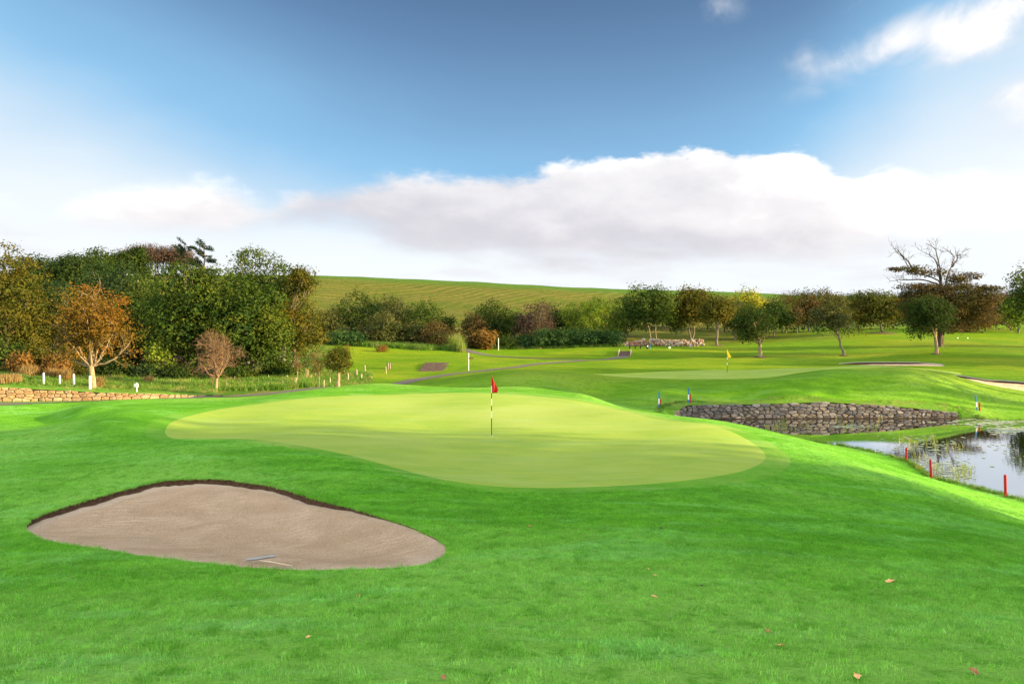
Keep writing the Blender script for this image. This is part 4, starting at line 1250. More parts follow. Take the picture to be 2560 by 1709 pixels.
# right-hand row beyond the second green
ROW = 'trees in the row beyond the far green'
for (u, vt, w, D, vcb, m, lb, sd, n, ub, extra) in [
        (1628, 712, 140, 106, 824, 'mid', 'broad green tree with ivy clad forked trunk behind the rubble wall', 1, 8000, 1636, dict(stems=2)),
        (1568, 744, 62, 118, 831, 'dark', 'dark tree between the yellow green tree and the broad green one', 2, 3200, None, {}),
        (1727, 714, 92, 108, 824, 'olive', 'olive tree with upright pale trunk at the right end of the rubble wall', 3, 6000, 1730, dict(stems=2)),
        (1790, 730, 84, 100, 815, 'olive', 'brown olive tree with trunk leaning right, right of the rubble wall', 4, 4500, 1793, {}),
        (1868, 726, 100, 125, 824, 'yellow', 'bright yellow topped tree behind the dark tree', 5, 5500, None, {}),
        (1854, 704, 34, 128, 800, 'light', 'thin pale tree top rising above the hill line', 6, 800, None, dict(leaf=.22, trunk_r=.12)),
        (1938, 750, 76, 118, 824, 'mid', 'green tree right behind the dark tree beyond the far green', 7, 4000, 1935, {}),
        (1838, 755, 70, 116, 829, 'wind', 'shaded tree left behind the dark tree', 8, 3000, None, {}),
        (1988, 764, 34, 124, 808, 'bronze', 'slim reddish brown tree with pale trunk in the gap', 9, 1200, 1993, dict(trunk_r=.1)),
        (1965, 770, 36, 128, 824, 'bronze', 'small brown tree left of the slim reddish brown tree', 10, 1200, None, {}),
        (1690, 780, 50, 122, 820, 'mid', 'small round green tree seen between the two rubble wall trees', 11, 1800, None, {}),
        (2190, 724, 118, 112, 821, 'olive', 'rounded olive tree standing in a mulch ring', 12, 6500, 2206, {}),
        (2145, 738, 80, 130, 821, 'dark', 'dark tree left behind the rounded olive tree', 13, 3200, None, {}),
        (2232, 752, 50, 128, 815, 'olive', 'yellowish tree peeping out right of the rounded olive tree', 14, 1800, None, {}),
        (2022, 740, 60, 130, 824, 'bronze', 'greyish brown tree left behind the leaning tree', 15, 2600, None, {})]:
    tree_at(u, vt, w, D, vcb, m, lb, 160 + sd, ROW, n_leaf=n, n_lobes=24, lobe_r=.28, ub=ub, name='tree', **extra)

# three single trees on the lawn
tree_at(1880, 752, 98, 77, 862, 'dark', 'very dark green tree alone on the lawn behind the yellow flag', 181, n_leaf=8500, n_lobes=34, lobe_r=.24, ub=1900, straight=True, hit_v=893, name='lawn_tree', leaf=.2, bark='pale', trunk_r=.19, bottom=-.9)
tree_at(2078, 738, 112, 79, 846, 'wind', 'olive tree on a long trunk leaning to the left above the far bunker', 182, n_leaf=7000, n_lobes=28, lobe_r=.26, ub=2110, hit_v=889, name='lawn_tree', leaf=.2, trunk_r=.13, egg=.2)
tree_at(2322, 731, 128, 75, 842, 'dark', 'full dark green tree with yellow crown tip right of the far bunker', 183, n_leaf=11500, n_lobes=40, lobe_r=.23, ub=2341, straight=True, hit_v=885, name='lawn_tree', leaf=.2, bark='pale', trunk_r=.17, egg=.15)

# old tree with dead top
def old_tree():
    D = 88; u = 2352; x, y = wpos(u, D); z = H(x, y); rng = np.random.RandomState(191)
    def pt(uu, vv, dy=0): return np.array([(uu - u) / FPX * D, dy, CAMZ - (vv - V0) / FPX * D - z])
    T = Tubes()
    for dx in (-.35, .35, 0):
        T.tube(bez(np.array([dx, dx, -.2]), pt(2352 + dx * 8, 800), pt(2354 + dx * 12, 718, dx), 8, rng, .06), np.linspace(.32, .16, 8), 8)
    dead = [[(2352, 722), (2340, 700), (2318, 688), (2290, 680), (2270, 668), (2262, 640), (2245, 622)],
            [(2354, 720), (2350, 690), (2340, 655), (2325, 640), (2308, 632)],
            [(2356, 718), (2352, 680), (2348, 645), (2330, 622), (2320, 606)],
            [(2358, 718), (2368, 690), (2380, 665), (2388, 645), (2380, 622)],
            [(2378, 668), (2392, 646), (2396, 636)],
            [(2350, 715), (2318, 700), (2282, 700), (2252, 698), (2236, 706)],
            [(2296, 682), (2270, 650), (2252, 630), (2240, 626)]]
    for ln in dead:
        pts = np.array([pt(a, b, rng.uniform(-.6, .6)) for a, b in ln])
        s = np.linspace(0, 1, len(pts)); t = np.linspace(0, 1, 14)
        p = np.column_stack([np.interp(t, s, pts[:, i]) for i in range(3)]) + rng.randn(14, 3) * .05
        T.tube(p, np.linspace(.12, .03, 14), 5)
        for j in range(4, 14, 1):
            if rng.rand() < .8: branching(rng, T, p[j], unit(p[j] - p[j - 1] + rng.randn(3) * .7 + np.array([-.2, 0, .3])), 1.0, .026, 2, .6, .12, .014, 3, None, (1, 3))
    trunk = T.mesh('trunk', BARK['dark'])
    # living foliage: flat wind-combed layers
    pads = [(2262, 672, 42, 9), (2300, 678, 34, 9), (2335, 682, 36, 12), (2236, 672, 14, 6), (2400, 688, 42, 16), (2430, 690, 24, 11), (2302, 716, 48, 12), (2345, 722, 60, 14), (2410, 715, 60, 16), (2462, 720, 34, 8), (2290, 740, 45, 16),
            (2330, 748, 60, 22), (2390, 745, 60, 24), (2440, 748, 50, 22), (2300, 770, 50, 20), (2360, 775, 60, 24), (2420, 780, 56, 26), (2460, 770, 30, 18), (2390, 700, 30, 12), (2280, 755, 40, 24), (2340, 735, 60, 22), (2400, 730, 60, 24), (2450, 735, 50, 20), (2380, 765, 60, 28), (2320, 790, 60, 24), (2440, 790, 40, 26), (2270, 785, 40, 24), (2275, 735, 30, 14), (2300, 750, 50, 26), (2350, 760, 60, 30), (2265, 760, 30, 22), (2300, 800, 50, 22), (2365, 812, 45, 22), (2405, 812, 45, 20), (2340, 822, 40, 18)]
    pos, nrm, tint = [], [], []
    for (a, b, ru, rv) in pads:
        for s in range(3):
            c = pt(a + rng.uniform(-.3, .3) * ru, b + rng.uniform(-.3, .3) * rv, rng.uniform(-1.8, 1.8) * min(1, ru / 40)); m = int((3.6 if b < 700 else 6.5) * ru)
            d = unit(rng.randn(m, 3)); r = rng.uniform(.45, 1.0, m)[:, None]
            pos.append(c + d * r * np.array([ru / FPX * D, min(2.2, ru / FPX * D), rv / FPX * D]) * .85); nrm.append(d + [0, 0, .8] + rng.randn(m, 3) * .5); tint.append(rng.uniform(0, .6) + rng.rand(m) * .35)
    pos = np.vstack(pos); nrm = np.vstack(nrm); tint = np.concatenate(tint)
    cr = leaves_mesh('crown', pos, nrm, .25 * rng.uniform(.6, 1.3, len(pos)), tint, LEAF['bronze'], rng)
    put_tree((trunk, cr), x, y, 'tall old tree with dead bare branches spreading above its bronze crown', name='old_tree', z=z)
old_tree()
tree_at(2422, 762, 100, 92, 828, 'bronze', 'spreading bronze tree on several thin stems right of the full dark tree', 192, n_leaf=5000, n_lobes=22, hit_v=830, stems=3, name='tree', flat=.8, trunk_r=.16)
tree_at(2512, 732, 92, 92, 818, 'mauve', 'reddish topped tree with forked trunk near the right edge', 193, n_leaf=5500, n_lobes=24, hit_v=826, ub=2531, stems=2, name='tree', flat=.8, trunk_r=.16)
tree_at(2585, 668, 130, 78, 800, 'mid', 'fresh green tree reaching in over the right edge of the view', 194, n_leaf=7500, n_lobes=26, name='tree', ub=2640)
tree_at(2545, 735, 70, 118, 822, 'light', 'light green bush like tree behind the right edge trees', 195, n_leaf=2800, n_lobes=18, name='tree')

# continuous far wood on the right skyline
def far_wood():
    protos = {k: make_tree(210 + i, 7.5, 8.5, .8, leaf=.42, n_leaf=1900, n_lobes=18, mat=k, bark='dark', limb_n=5) for i, k in enumerate(('dark', 'bronze', 'mid', 'deep', 'olive'))}
    rng = np.random.RandomState(9)
    cnt = {}
    for k in range(34):
        u = 1975 + k * 19 + rng.uniform(-5, 5); D = rng.uniform(168, 190)
        x, y = wpos(u, D); z = H(x, y)
        vt = 731 + rng.uniform(-3, 6) - (8 if 2000 < u < 2060 else 0)
        hh = CAMZ - (vt - V0) / FPX * D - z; s = hh / 7.5
        key = ['dark', 'deep', 'dark', 'bronze', 'mid', 'dark', 'olive'][rng.randint(7)]
        if 2040 < u < 2110: key = 'bronze'
        spot = 'behind the ' + next(n for lim, n in [(2010, 'slim reddish brown tree'), (2060, 'greyish brown tree'), (2115, 'leaning lawn tree'), (2170, 'dark tree near the olive one'), (2215, 'rounded olive tree'), (2260, 'yellowish tree'), (2310, 'old tree\'s left side'), (2370, 'full dark lawn tree'), (2430, 'many stemmed bronze tree'), (2480, 'old tree\'s right side'), (2530, 'reddish topped tree'), (9999, 'trees at the right edge')] if u < lim)
        cnt[(key, spot)] = cnt.get((key, spot), 0) + 1
        c_ = cnt[(key, spot)]
        tall = '' if c_ == 1 else ['another ', 'third ', 'fourth ', 'fifth '][min(c_ - 2, 3)]
        put_tree(protos[key], x, y, tall + {'dark': 'dark green', 'deep': 'blue green', 'bronze': 'bronze brown', 'mid': 'mid green', 'olive': 'olive'}[key] + ' tree of the far wood ' + spot, 'trees of the far wood on the right', name='wood_tree', rz=rng.rand() * 6, sc=(s * 1.05, s * 1.05, s))
        continue
        put_tree(protos[key], x, y, {'dark': 'dark green tree of the far wood on the right skyline', 'deep': 'blue green tree of the far wood on the right skyline', 'bronze': 'bronze brown tree of the far wood on the right skyline', 'mid': 'mid green tree of the far wood on the right skyline', 'olive': 'olive tree of the far wood on the right skyline'}[key], 'trees of the far wood on the right', name='wood_tree', rz=rng.rand() * 6, sc=(s * 1.05, s * 1.05, s))
    # mid-distance scatter behind the row
    for k in range(12):
        u = 1590 + k * 36 + rng.uniform(-10, 10); D = rng.uniform(132, 146)
        x, y = wpos(u, D); s = rng.uniform(.62, .9)
        key = ['mid', 'olive', 'bronze', 'dark'][rng.randint(4)]
        sp = ['left of the broad green tree', 'under the broad green tree', 'between the two rubble wall trees', 'behind the upright olive tree', 'beside the upright olive tree', 'behind the trunk leaning right', 'left of the dark lawn tree', 'behind the dark lawn tree', 'right of the dark lawn tree', 'by the slim reddish brown tree', 'right of the slim reddish brown tree', 'left of the leaning lawn tree'][k]
        put_tree(protos[key], x, y, 'small ' + {'dark': 'dark', 'mid': 'green', 'bronze': 'bronze', 'olive': 'olive'}[key] + ' tree of the field margin ' + sp, 'small trees of the field margin', name='field_tree', rz=rng.rand() * 6, sc=(s, s, s))
        continue
        put_tree(protos[key], x, y, {'dark': 'small dark tree in the field margin behind the row', 'mid': 'small green tree in the field margin behind the row', 'bronze': 'small bronze tree in the field margin behind the row', 'olive': 'small olive tree in the field margin behind the row'}[key], 'small trees of the field margin', name='field_tree', rz=rng.rand() * 6, sc=(s, s, s))
far_wood()

# shelter belt behind and to the right of the camera: its shade lies over the near lawn
def shelter_belt():
    protos = [make_tree(240 + i, 13, 10, 1.2, leaf=.42, n_leaf=7000, n_lobes=30, mat=k, bark='grey', limb_n=10) for i, k in enumerate(('mid', 'dark', 'olive'))]
    rng = np.random.RandomState(3)
    spots = [(41, 9.5), (47, 5), (46, 1), (41, -4), (45, -11), (40, -18), (47, -25), (42, -33), (52, 7), (54, -2), (55, -14), (52, -24)]
    for k, (x, y) in enumerate(spots):
        s = rng.uniform(1.4, 1.6)
        put_tree(protos[k % 3], x, y, 'tree of the shelter belt that shades the near lawn', 'shelter belt trees', name='belt_tree', rz=rng.rand() * 6, sc=(s, s, s))
    for k, (x, y, s) in enumerate([(64, 61, .8), (73, 65, .85), (95, 82, .7)]):
        put_tree(protos[(k + 1) % 3], x, y, 'tree on the far side of the pond outside the view', 'trees right of the pond', name='bank_tree', rz=k, sc=(s, s, s))
    pine = make_tree(249, 17, 9, 8.5, leaf=.42, n_leaf=6000, n_lobes=24, mat='dark', bark='dark', limb_n=10)
    for k, (x, y, s) in enumerate([(57, 33.5, 1), (65, 39, 1.05), (72, 45, 1)]):
        put_tree(pine, x, y, 'tall clear stemmed tree on the far side of the pond outside the view', 'trees right of the pond', name='bank_tree', rz=k, sc=(s, s, s))
shelter_belt()
# ------------------------------------------------------------------ stone walls
def mat_stone(name, cols):
    m, T, B, O = new_mat(name)
    pos = T.node('ShaderNodeNewGeometry').outputs['Position']
    oi = T.node('ShaderNodeObjectInfo').outputs['Random']
    rp = T.node('ShaderNodeValToRGB'); T.put(rp.inputs[0], oi)
    while len(rp.color_ramp.elements) < len(cols): rp.color_ramp.elements.new(0.5)
    for i, (e, c) in enumerate(zip(rp.color_ramp.elements, cols)): e.position = i / (len(cols) - 1); e.color = (*c, 1)
    n = T.noise(pos, 9, 5, .65); n2 = T.noise(pos, 40, 3, .7)
    sc = T.vm('SCALE', rp.outputs[0]); T.put(sc.node.inputs['Scale'], T.m('MULTIPLY', T.ss(n, .25, .75, .72, 1.2), T.ss(n2, .3, .7, .88, 1.1)))
    T.put(B.inputs['Base Color'], sc); B.inputs['Roughness'].default_value = .9; B.inputs['Specular IOR Level'].default_value = .2
    b = T.node('ShaderNodeBump'); b.inputs['Strength'].default_value = .8; b.inputs['Distance'].default_value = .03
    T.put(b.inputs['Height'], T.m('ADD', n, T.m('MULTIPLY', n2, .3))); T.put(B.inputs['Normal'], b.outputs[0])
    return m


M_STONE_TAN = mat_stone('sandstone', [(.26, .155, .08), (.35, .235, .125), (.30, .19, .10), (.42, .30, .18), (.21, .13, .075), (.37, .27, .155)])
M_STONE_GREY = mat_stone('whinstone', [(.13, .118, .112), (.21, .195, .19), (.155, .138, .13), (.28, .262, .255), (.18, .145, .125), (.11, .103, .10)])
M_STONE_RUB = mat_stone('rubble', [(.32, .19, .12), (.5, .42, .35)])
M_JOINT = pmat('wall_core', (.03, .022, .016), .95, .4, 10)


def voronoi_strip(L, hfun, course, wid, rng, jit=.32, split=.25):
    """irregular coursed stones as convex cells in a strip of length L"""
    hmax = max(hfun(s) for s in np.linspace(0, L, 30))
    seeds = []; t = course * .5; r = 0
    while t < hmax + course:
        s = -wid * rng.rand()
        while s < L + wid:
            w = wid * rng.uniform(.55, 1.6)
            seeds.append((s + w / 2, t + rng.uniform(-jit, jit) * course))
            if rng.rand() < split: seeds.append((s + w / 2 + rng.uniform(-.1, .1) * w, t + rng.uniform(.35, .55) * course))
            s += w
        t += course; r += 1
    S = np.array(seeds); A = wid / course * .95           # anisotropic metric: stones lie flat
    cells = []
    for i, p in enumerate(S):
        if p[0] < 0 or p[0] > L or p[1] > hfun(min(max(p[0], 0), L)) or p[1] < 0: continue
        h0 = hfun(p[0])
        poly = [(0, 0), (L, 0), (L, hmax), (0, hmax)]
        poly = [(max(0, p[0] - 2.5 * wid), 0.0), (min(L, p[0] + 2.5 * wid), 0.0), (min(L, p[0] + 2.5 * wid), h0), (max(0, p[0] - 2.5 * wid), h0)]
        dd = np.hypot((S[:, 0] - p[0]), (S[:, 1] - p[1]) * A)
        for j in np.argsort(dd)[1:22]:
            qx, qy = S[j]
            mx, my = (p[0] + qx) / 2, (p[1] + qy) / 2
            nx, ny = qx - p[0], (qy - p[1]) * A * A
            out = []
            for k in range(len(poly)):
                a, b = poly[k], poly[(k + 1) % len(poly)]
                fa = (a[0] - mx) * nx + (a[1] - my) * ny; fb = (b[0] - mx) * nx + (b[1] - my) * ny
                if fa <= 0: out.append(a)
                if (fa < 0) != (fb < 0) and abs(fa - fb) > 1e-12:
                    tt = fa / (fa - fb); out.append((a[0] + (b[0] - a[0]) * tt, a[1] + (b[1] - a[1]) * tt))
            poly = out
            if len(poly) < 3: break
        if len(poly) < 3: continue
        P_ = np.array(poly)
        # merge near duplicates
        keep = [k for k in range(len(P_)) if np.hypot(*(P_[k] - P_[k - 1])) > .025]
        P_ = P_[keep]
        if len(P_) < 3: continue
        x_, y_ = P_[:, 0], P_[:, 1]
        ar = .5 * abs(np.dot(x_, np.roll(y_, 1)) - np.dot(y_, np.roll(x_, 1)))
        if ar < .006: continue
        cells.append(P_)
    return cells


def stone_wall(name, path, zbase, ztop, course, wid, joint, depth, mat, label, seed, core_back=.25, limit=295, corner=.2, jit=.32, split=.25, capr=.5, wet=False):
    P_ = np.array(path); seg = np.hypot(*np.diff(P_, axis=0).T); S = np.concatenate([[0], np.cumsum(seg)]); L = S[-1]
    rng = np.random.RandomState(seed)
    zb = lambda s: np.interp(s, S, zbase); zt = lambda s: np.interp(s, S, ztop)
    def frame(s):
        x = np.interp(s, S, P_[:, 0]); y = np.interp(s, S, P_[:, 1])
        e = .25; x1, y1 = np.interp(min(s + e, L), S, P_[:, 0]), np.interp(min(s + e, L), S, P_[:, 1]); x0, y0 = np.interp(max(s - e, 0), S, P_[:, 0]), np.interp(max(s - e, 0), S, P_[:, 1])
        t = np.array([x1 - x0, y1 - y0]); t /= np.linalg.norm(t)
        return np.array([x, y]), t, np.array([t[1], -t[0]])       # outward normal to the right of travel (towards the camera)
    root = empty(name, (P_[0][0], P_[0][1], zbase[0]), 0, label, 'wall')
    o0 = np.array([P_[0][0], P_[0][1], zbase[0]])
    def world(s, t, n):
        p, tt, nn = frame(s)
        return (p[0] + nn[0] * n - o0[0], p[1] + nn[1] * n - o0[1], zb(s) + t - o0[2])
    cells = voronoi_strip(L, lambda s: float(zt(s) - zb(s)), course, wid, rng, jit, split)
    print(name, len(cells))
    cells = cells[:limit]
    for c in cells:
        cen = c.mean(0); n = len(c)
        rr = np.hypot(*(c - cen).T).mean()
        d1 = depth * rng.uniform(.55, 1.0); tilt = rng.randn(2) * .10
        # round off corners a little: double the vertices
        cc = []
        for k in range(n):
            a, b, d = c[k - 1], c[k], c[(k + 1) % n]
            cc.append(b + (a - b) * corner); cc.append(b + (d - b) * corner)
        cc = np.array(cc) ; k_in = max(.3, 1 - joint / max(rr, .05))
        ring0 = cen + (cc - cen) * k_in
        ring1 = cen + (cc - cen) * (k_in - .03)
        ring2 = cen + (cc - cen) * (k_in * .80)
        m = len(cc); vs = []
        for R_, dp in ((ring0, -.06), (ring1, d1 * .55), (ring2, d1)):
            for q_ in R_:
                vs.append(world(min(max(q_[0], 0), L), q_[1], dp + float((q_ - cen) @ tilt) * (dp > 0) + rng.randn() * .006))
        vs.append(world(cen[0], cen[1], d1 * 1.08))
        fs = []
        for r in range(2):
            for k in range(m):
                j = (k + 1) % m; fs.append((r * m + k, r * m + j, (r + 1) * m + j, (r + 1) * m + k))
        fs += [(2 * m + k, 2 * m + (k + 1) % m, 3 * m) for k in range(m)]
        MB().add(vs, fs).build('stone', mat, root)
    if wet:      # algae-dark foot at the waterline
        N = int(L / .18); vs = []
        for i in range(N + 1):
            s = L * i / N
            for (n_, z_) in ((.10, -.2), (.135 + .03 * rng.rand(), -.2), (.13 + .03 * rng.rand(), .13 + .03 * rng.rand()), (.06, .19 + .05 * rng.rand())):
                vs.append(world(s, z_, n_))
        fs = [(i * 4 + k, i * 4 + k + 1, i * 4 + 5 + k, i * 4 + 4 + k) for i in range(N) for k in range(3)]
        MB().add(vs, fs).build('wet_base', M_JOINT, root)
    # dark core behind the joints
    cb = MB(); N = max(8, int(L / .6)); vs = []
    for i in range(N + 1):
        s = L * i / N
        t = float(zt(s) - zb(s))
        vs += [world(s, -.15, .0), world(s, max(t - .03, .02), .0), world(s, max(t - .0, .02), -core_back), world(s, -.15, -core_back)]
    fs = []
    for i in range(N):
        for k in range(4):
            j = (k + 1) % 4; fs.append((i * 4 + k, i * 4 + j, i * 4 + 4 + j, i * 4 + 4 + k))
    fs += [(0, 1, 2, 3), (N * 4 + 3, N * 4 + 2, N * 4 + 1, N * 4)]
    cb.add(vs, fs).build('wall_core', M_JOINT, root)
    N = max(8, int(L / .4)); vs = []
    K = 6
    for i in range(N + 1):
        s = L * i / N; t = float(zt(s) - zb(s)); rr = rng.rand(K) * .02
        for k in range(K):
            n = .05 - k * .24
            p, tt, nn = frame(s); gx, gy = p[0] + nn[0] * n, p[1] + nn[1] * n
            zz = max(zb(s) + t + (.012 if k else -.03), (float(H(gx, gy)) + .015) if k > 2 else -9) + rr[k]
            vs.append((gx - o0[0], gy - o0[1], zz - o0[2]))
    fs = [(i * K + k, (i + 1) * K + k, (i + 1) * K + k + 1, i * K + k + 1) for i in range(N) for k in range(K - 1)]
    cap = MB().add(vs, fs).build('turf_cap', M_TURF, root, True)
    for an in ('field', 'wood', 'mud'): cap.data.attributes.new(an, 'FLOAT', 'POINT')
    a = cap.data.attributes.new('rough', 'FLOAT', 'POINT'); a.data.foreach_set('value', np.full(len(vs), capr, np.float32))
    if cap.data.polygons[0].normal.z < 0: cap.data.flip_normals()
    return root


lz_b = [CAMZ - (v - V0) / FPX * p[1] for v, p in zip(LWALL_BASE, LWALL_PATH)]
lz_t = [CAMZ - (v - V0) / FPX * p[1] for v, p in zip(LWALL_TOP, LWALL_PATH)]
i0 = 1
stone_wall('sandstone_wall', LWALL_PATH[i0:] + [(-17.35, 41.0)], lz_b[i0:] + [1.76], lz_t[i0:] + [1.82], .20, .38, .008, .07, M_STONE_TAN, 'low brown sandstone retaining wall along the path at the left', 301, core_back=.3, corner=.13, jit=.22, split=.3)
wz_t = []
for (x, y) in WALL_PATH:
    wz_t.append(max(.35, H(x, y + .9) * 1.0 - .03))
wz_t[0] = .50; wz_t[1] = .72
wz_t[-1] = .35
stone_wall('pond_wall', WALL_PATH, [-.12] * len(WALL_PATH), wz_t, .21, .42, .012, .11, M_STONE_GREY, 'grey dry stone retaining wall rising from the pond', 302, core_back=.3, wet=True, corner=.14, jit=.42, split=.35)

# loose rubble wall by the row of trees: several hundred small stones, most under a few pixels
def rubble_wall():
    rng = np.random.RandomState(303)
    A = np.array(wpos(1556, 95.0)); B_ = np.array(wpos(1757, 99.0)); L = np.linalg.norm(B_ - A); d = (B_ - A) / L; nrm = np.array([d[1], -d[0]])
    root = empty('rubble_wall', (A[0], A[1], H(*A)), 0, 'tumbled low wall of pale and brown loose rocks right of the hedge', 'wall')
    base = Vector((A[0], A[1], H(*A)))
    ico = [(0, 0, 1), (.89, 0, .45), (.28, .85, .45), (-.72, .53, .45), (-.72, -.53, .45), (.28, -.85, .45), (.72, .53, -.45), (-.28, .85, -.45), (-.89, 0, -.45), (-.28, -.85, -.45), (.72, -.53, -.45), (0, 0, -1)]
    icf = [(0, 1, 2), (0, 2, 3), (0, 3, 4), (0, 4, 5), (0, 5, 1), (1, 6, 2), (2, 7, 3), (3, 8, 4), (4, 9, 5), (5, 10, 1), (2, 6, 7), (3, 7, 8), (4, 8, 9), (5, 9, 10), (1, 10, 6), (6, 11, 7), (7, 11, 8), (8, 11, 9), (9, 11, 10), (10, 11, 6)]
    protos = []
    for k in range(8):
        me = bpy.data.meshes.new('stone')
        me.from_pydata([tuple(c * rng.uniform(.75, 1.2) for c in v) for v in ico], [], icf); me.materials.append(M_STONE_RUB2[k % 3]); protos.append(me)
    for k in range(290):
        s = rng.uniform(0, L); w = .42 * (1 - .3 * s / L)
        lay = rng.rand(); hgt = (.28 + .62 * min(1, s / 4.0)) * lay
        r = rng.uniform(.12, .26)
        x, y = A + d * s + nrm * rng.uniform(-w, w) * (1 - .5 * lay)
        o = bpy.data.objects.new('stone', protos[k % 8]); COL.objects.link(o); o.parent = root
        o.location = Vector((x, y, H(x, y) + hgt)) - base
        o.rotation_euler = (rng.rand() * 6, rng.rand() * 6, rng.rand() * 6); o.scale = (r * 1.3, r, r * .8)
M_STONE_RUB2 = [pmat('rubble_pale', (.33, .27, .21), .9, .3, 6), pmat('rubble_brown', (.26, .15, .09), .9, .3, 6), pmat('rubble_grey', (.28, .23, .20), .9, .3, 6)]
rubble_wall()

# ------------------------------------------------------------------ flags, stakes, posts
M_RED = pmat('red_paint', (.55, .010, .010), .5, .12, 30, spec=.4)
M_STRED = pmat('stake_red', (.42, .015, .018), .55, .2, 30)
M_WHITE = pmat('white_paint', (.80, .79, .76), .5, .06, 12)
M_BLACK = pmat('black_paint', (.03, .03, .032), .45, .2, 12)
M_BLUE = pmat('blue_paint', (.02, .18, .42), .5, .15, 12)
M_YEL = pmat('yellow_cloth', (.85, .62, .02), .7, .1, 12)
M_WOOD = pmat('weathered_wood', (.42, .33, .24), .85, .25, 12, streak=(1, 1, .2))
M_DWOOD = pmat('dark_sleeper', (.12, .085, .07), .85, .35, 9, .4)
M_BROWNW = pmat('brown_wood', (.13, .055, .04), .7, .25, 9)
M_GREENP = pmat('green_paint', (.05, .12, .07), .6, .2, 9)
M_GREY = pmat('grey_metal', (.30, .30, .30), .5, .15, 9)
M_STEP = pmat('step_soil', (.045, .034, .026), .95, .35, 9, .5)


def flagstick(u, v, hgt, flagmat, first_dark, label, bands, tilt=0.0, fs=1.0):
    x, y = hit(u, v); z = H(x, y)
    e = empty('flagstick', (x, y, z + .01), 0, label, 'flag')
    e.rotation_euler = (0, tilt, 0)
    r = .013 * fs
    n = len(bands)
    zc = -.08
    tops = [b[0] * hgt for b in bands]
    for i, (f0, f1, mt) in enumerate(bands):
        MB().lathe(0, 0, [(r, f0 * hgt if i else -.08), (r, f1 * hgt)], 8).build('pole_band', mt, e)
    MB().lathe(0, 0, [(r * 1.5, hgt), (r * 1.7, hgt + .015), (r * .6, hgt + .04)], 8).build('pole_cap', flagmat, e)
    # cloth hanging in loose folds
    W, Hh = 9, 11; vs = []; fc = []
    fw, fh = .20 * fs, .50 * fs * hgt / 2.2
    rng = np.random.RandomState(int(u))
    for j in range(Hh):
        t = j / (Hh - 1)
        for i in range(W):
            s = i / (W - 1)
            wide = fw * (.30 + .75 * min(1, t * 1.35)) * (1 - .25 * max(0, t - .75) * 4)
            vs.append((s * wide + .01, .035 * math.sin(s * 9 + t * 2.0) * (.4 + t), hgt - .01 - t * fh * (.75 + .30 * (1 - s)) - s * fh * .28))
    for j in range(Hh - 1):
        for i in range(W - 1): a = j * W + i; fc.append((a, a + 1, a + W + 1, a + W))
    fl = MB().add(vs, fc).build('flag', flagmat, e, True)
    md = fl.modifiers.new('thickness', 'SOLIDIFY'); md.thickness = .004
    # hole cup
    cup = MB().lathe(0, 0, [(.054, -.10), (.054, .006), (.062, .006)], 16)
    cup.build('hole_cup', M_WHITE, e)
    return e


flagstick(1229, 1090, 2.15, M_RED, True, 'red flag on a black and white banded stick in the near green',
          [(0, .30, M_BLACK), (.30, .42, M_WHITE), (.42, .51, M_BLACK), (.51, .63, M_WHITE), (.63, .72, M_BLACK), (.72, .84, M_WHITE), (.84, 1, M_RED)], fs=1.15)
flagstick(1818, 931, 1.85, M_YEL, True, 'yellow flag on a dark and pale banded stick in the far green',
          [(0, .32, M_BLACK), (.32, .45, M_WHITE), (.45, .55, M_BLACK), (.55, .68, M_WHITE), (.68, .78, M_BLACK), (.78, 1, M_YEL)], fs=1.5)


def stake(u, v, vtop, wid, mats, label, group, D=None, name='hazard_stake', tilt=(0, 0), cat='stake', ground=None):
    """round-cornered post from the ground up; mats = [(fraction from, to, material)]"""
    x, y = hit(u, v) if D is None else wpos(u, D)
    z = max(H(x, y), -.05); h = (v - vtop) / FPX * y
    e = empty(name, (x, y, z), 0, label, cat, group)
    e.rotation_euler = (tilt[0], tilt[1], random.Random(u).uniform(-.5, .5))
    for i, (a, b, mt) in enumerate(mats):
        m = MB(); z0 = -.15 if i == 0 else a * h; z1 = b * h
        m.box(0, 0, (z0 + z1) / 2, wid, wid * .8, z1 - z0, None, wid * .15)
        if b >= 1: m.box(0, 0, h + wid * .12, wid * .6, wid * .5, wid * .24, None, wid * .1)
        m.build('post' if len(mats) == 1 else 'painted_band', mt, e)
    return e


SG = 'red hazard stakes on the pond bank'
stake(2265, 1148, 1115, .085, [(0, 1, M_STRED)], D=31.2, label='red stake nearest the bright lawn tip, farthest up the near bank', group=SG, tilt=(0, .03))
stake(2328, 1194, 1149, .085, [(0, 1, M_STRED)], 'red stake in the middle of the three on the near bank', SG, tilt=(0, -.04))
stake(2514, 1241, 1187, .085, [(0, 1, M_STRED)], 'red stake before the white glare of the pond near the right edge', SG, tilt=(0, -.02))
BG = 'blue and white hazard stakes at the pond'; RG = 'short red stakes paired with the blue and white ones'
bw = [(0, .22, M_BLUE), (.22, .55, M_WHITE), (.55, 1, M_BLUE)]
for (u, v, vt, ur, vr, vrt, lb, tl) in [(1647, 1018, 978, 1650.5, 1015, 997, 'left of the stone wall end', .03), (1721.5, 1008, 970, 1725.5, 1008, 986, 'just above the left part of the stone wall', 0), (2443, 1025, 988, 2449.5, 1026, 1006, 'beyond the right end of the stone wall', -.12)]:
    stake(u, v, vt, .075, bw, 'blue and white stake ' + lb, BG, tilt=(0, tl))
    stake(ur, vr, vrt, .085, [(0, 1, M_STRED)], 'short red stake ' + lb, RG, tilt=(0, tl * .5))

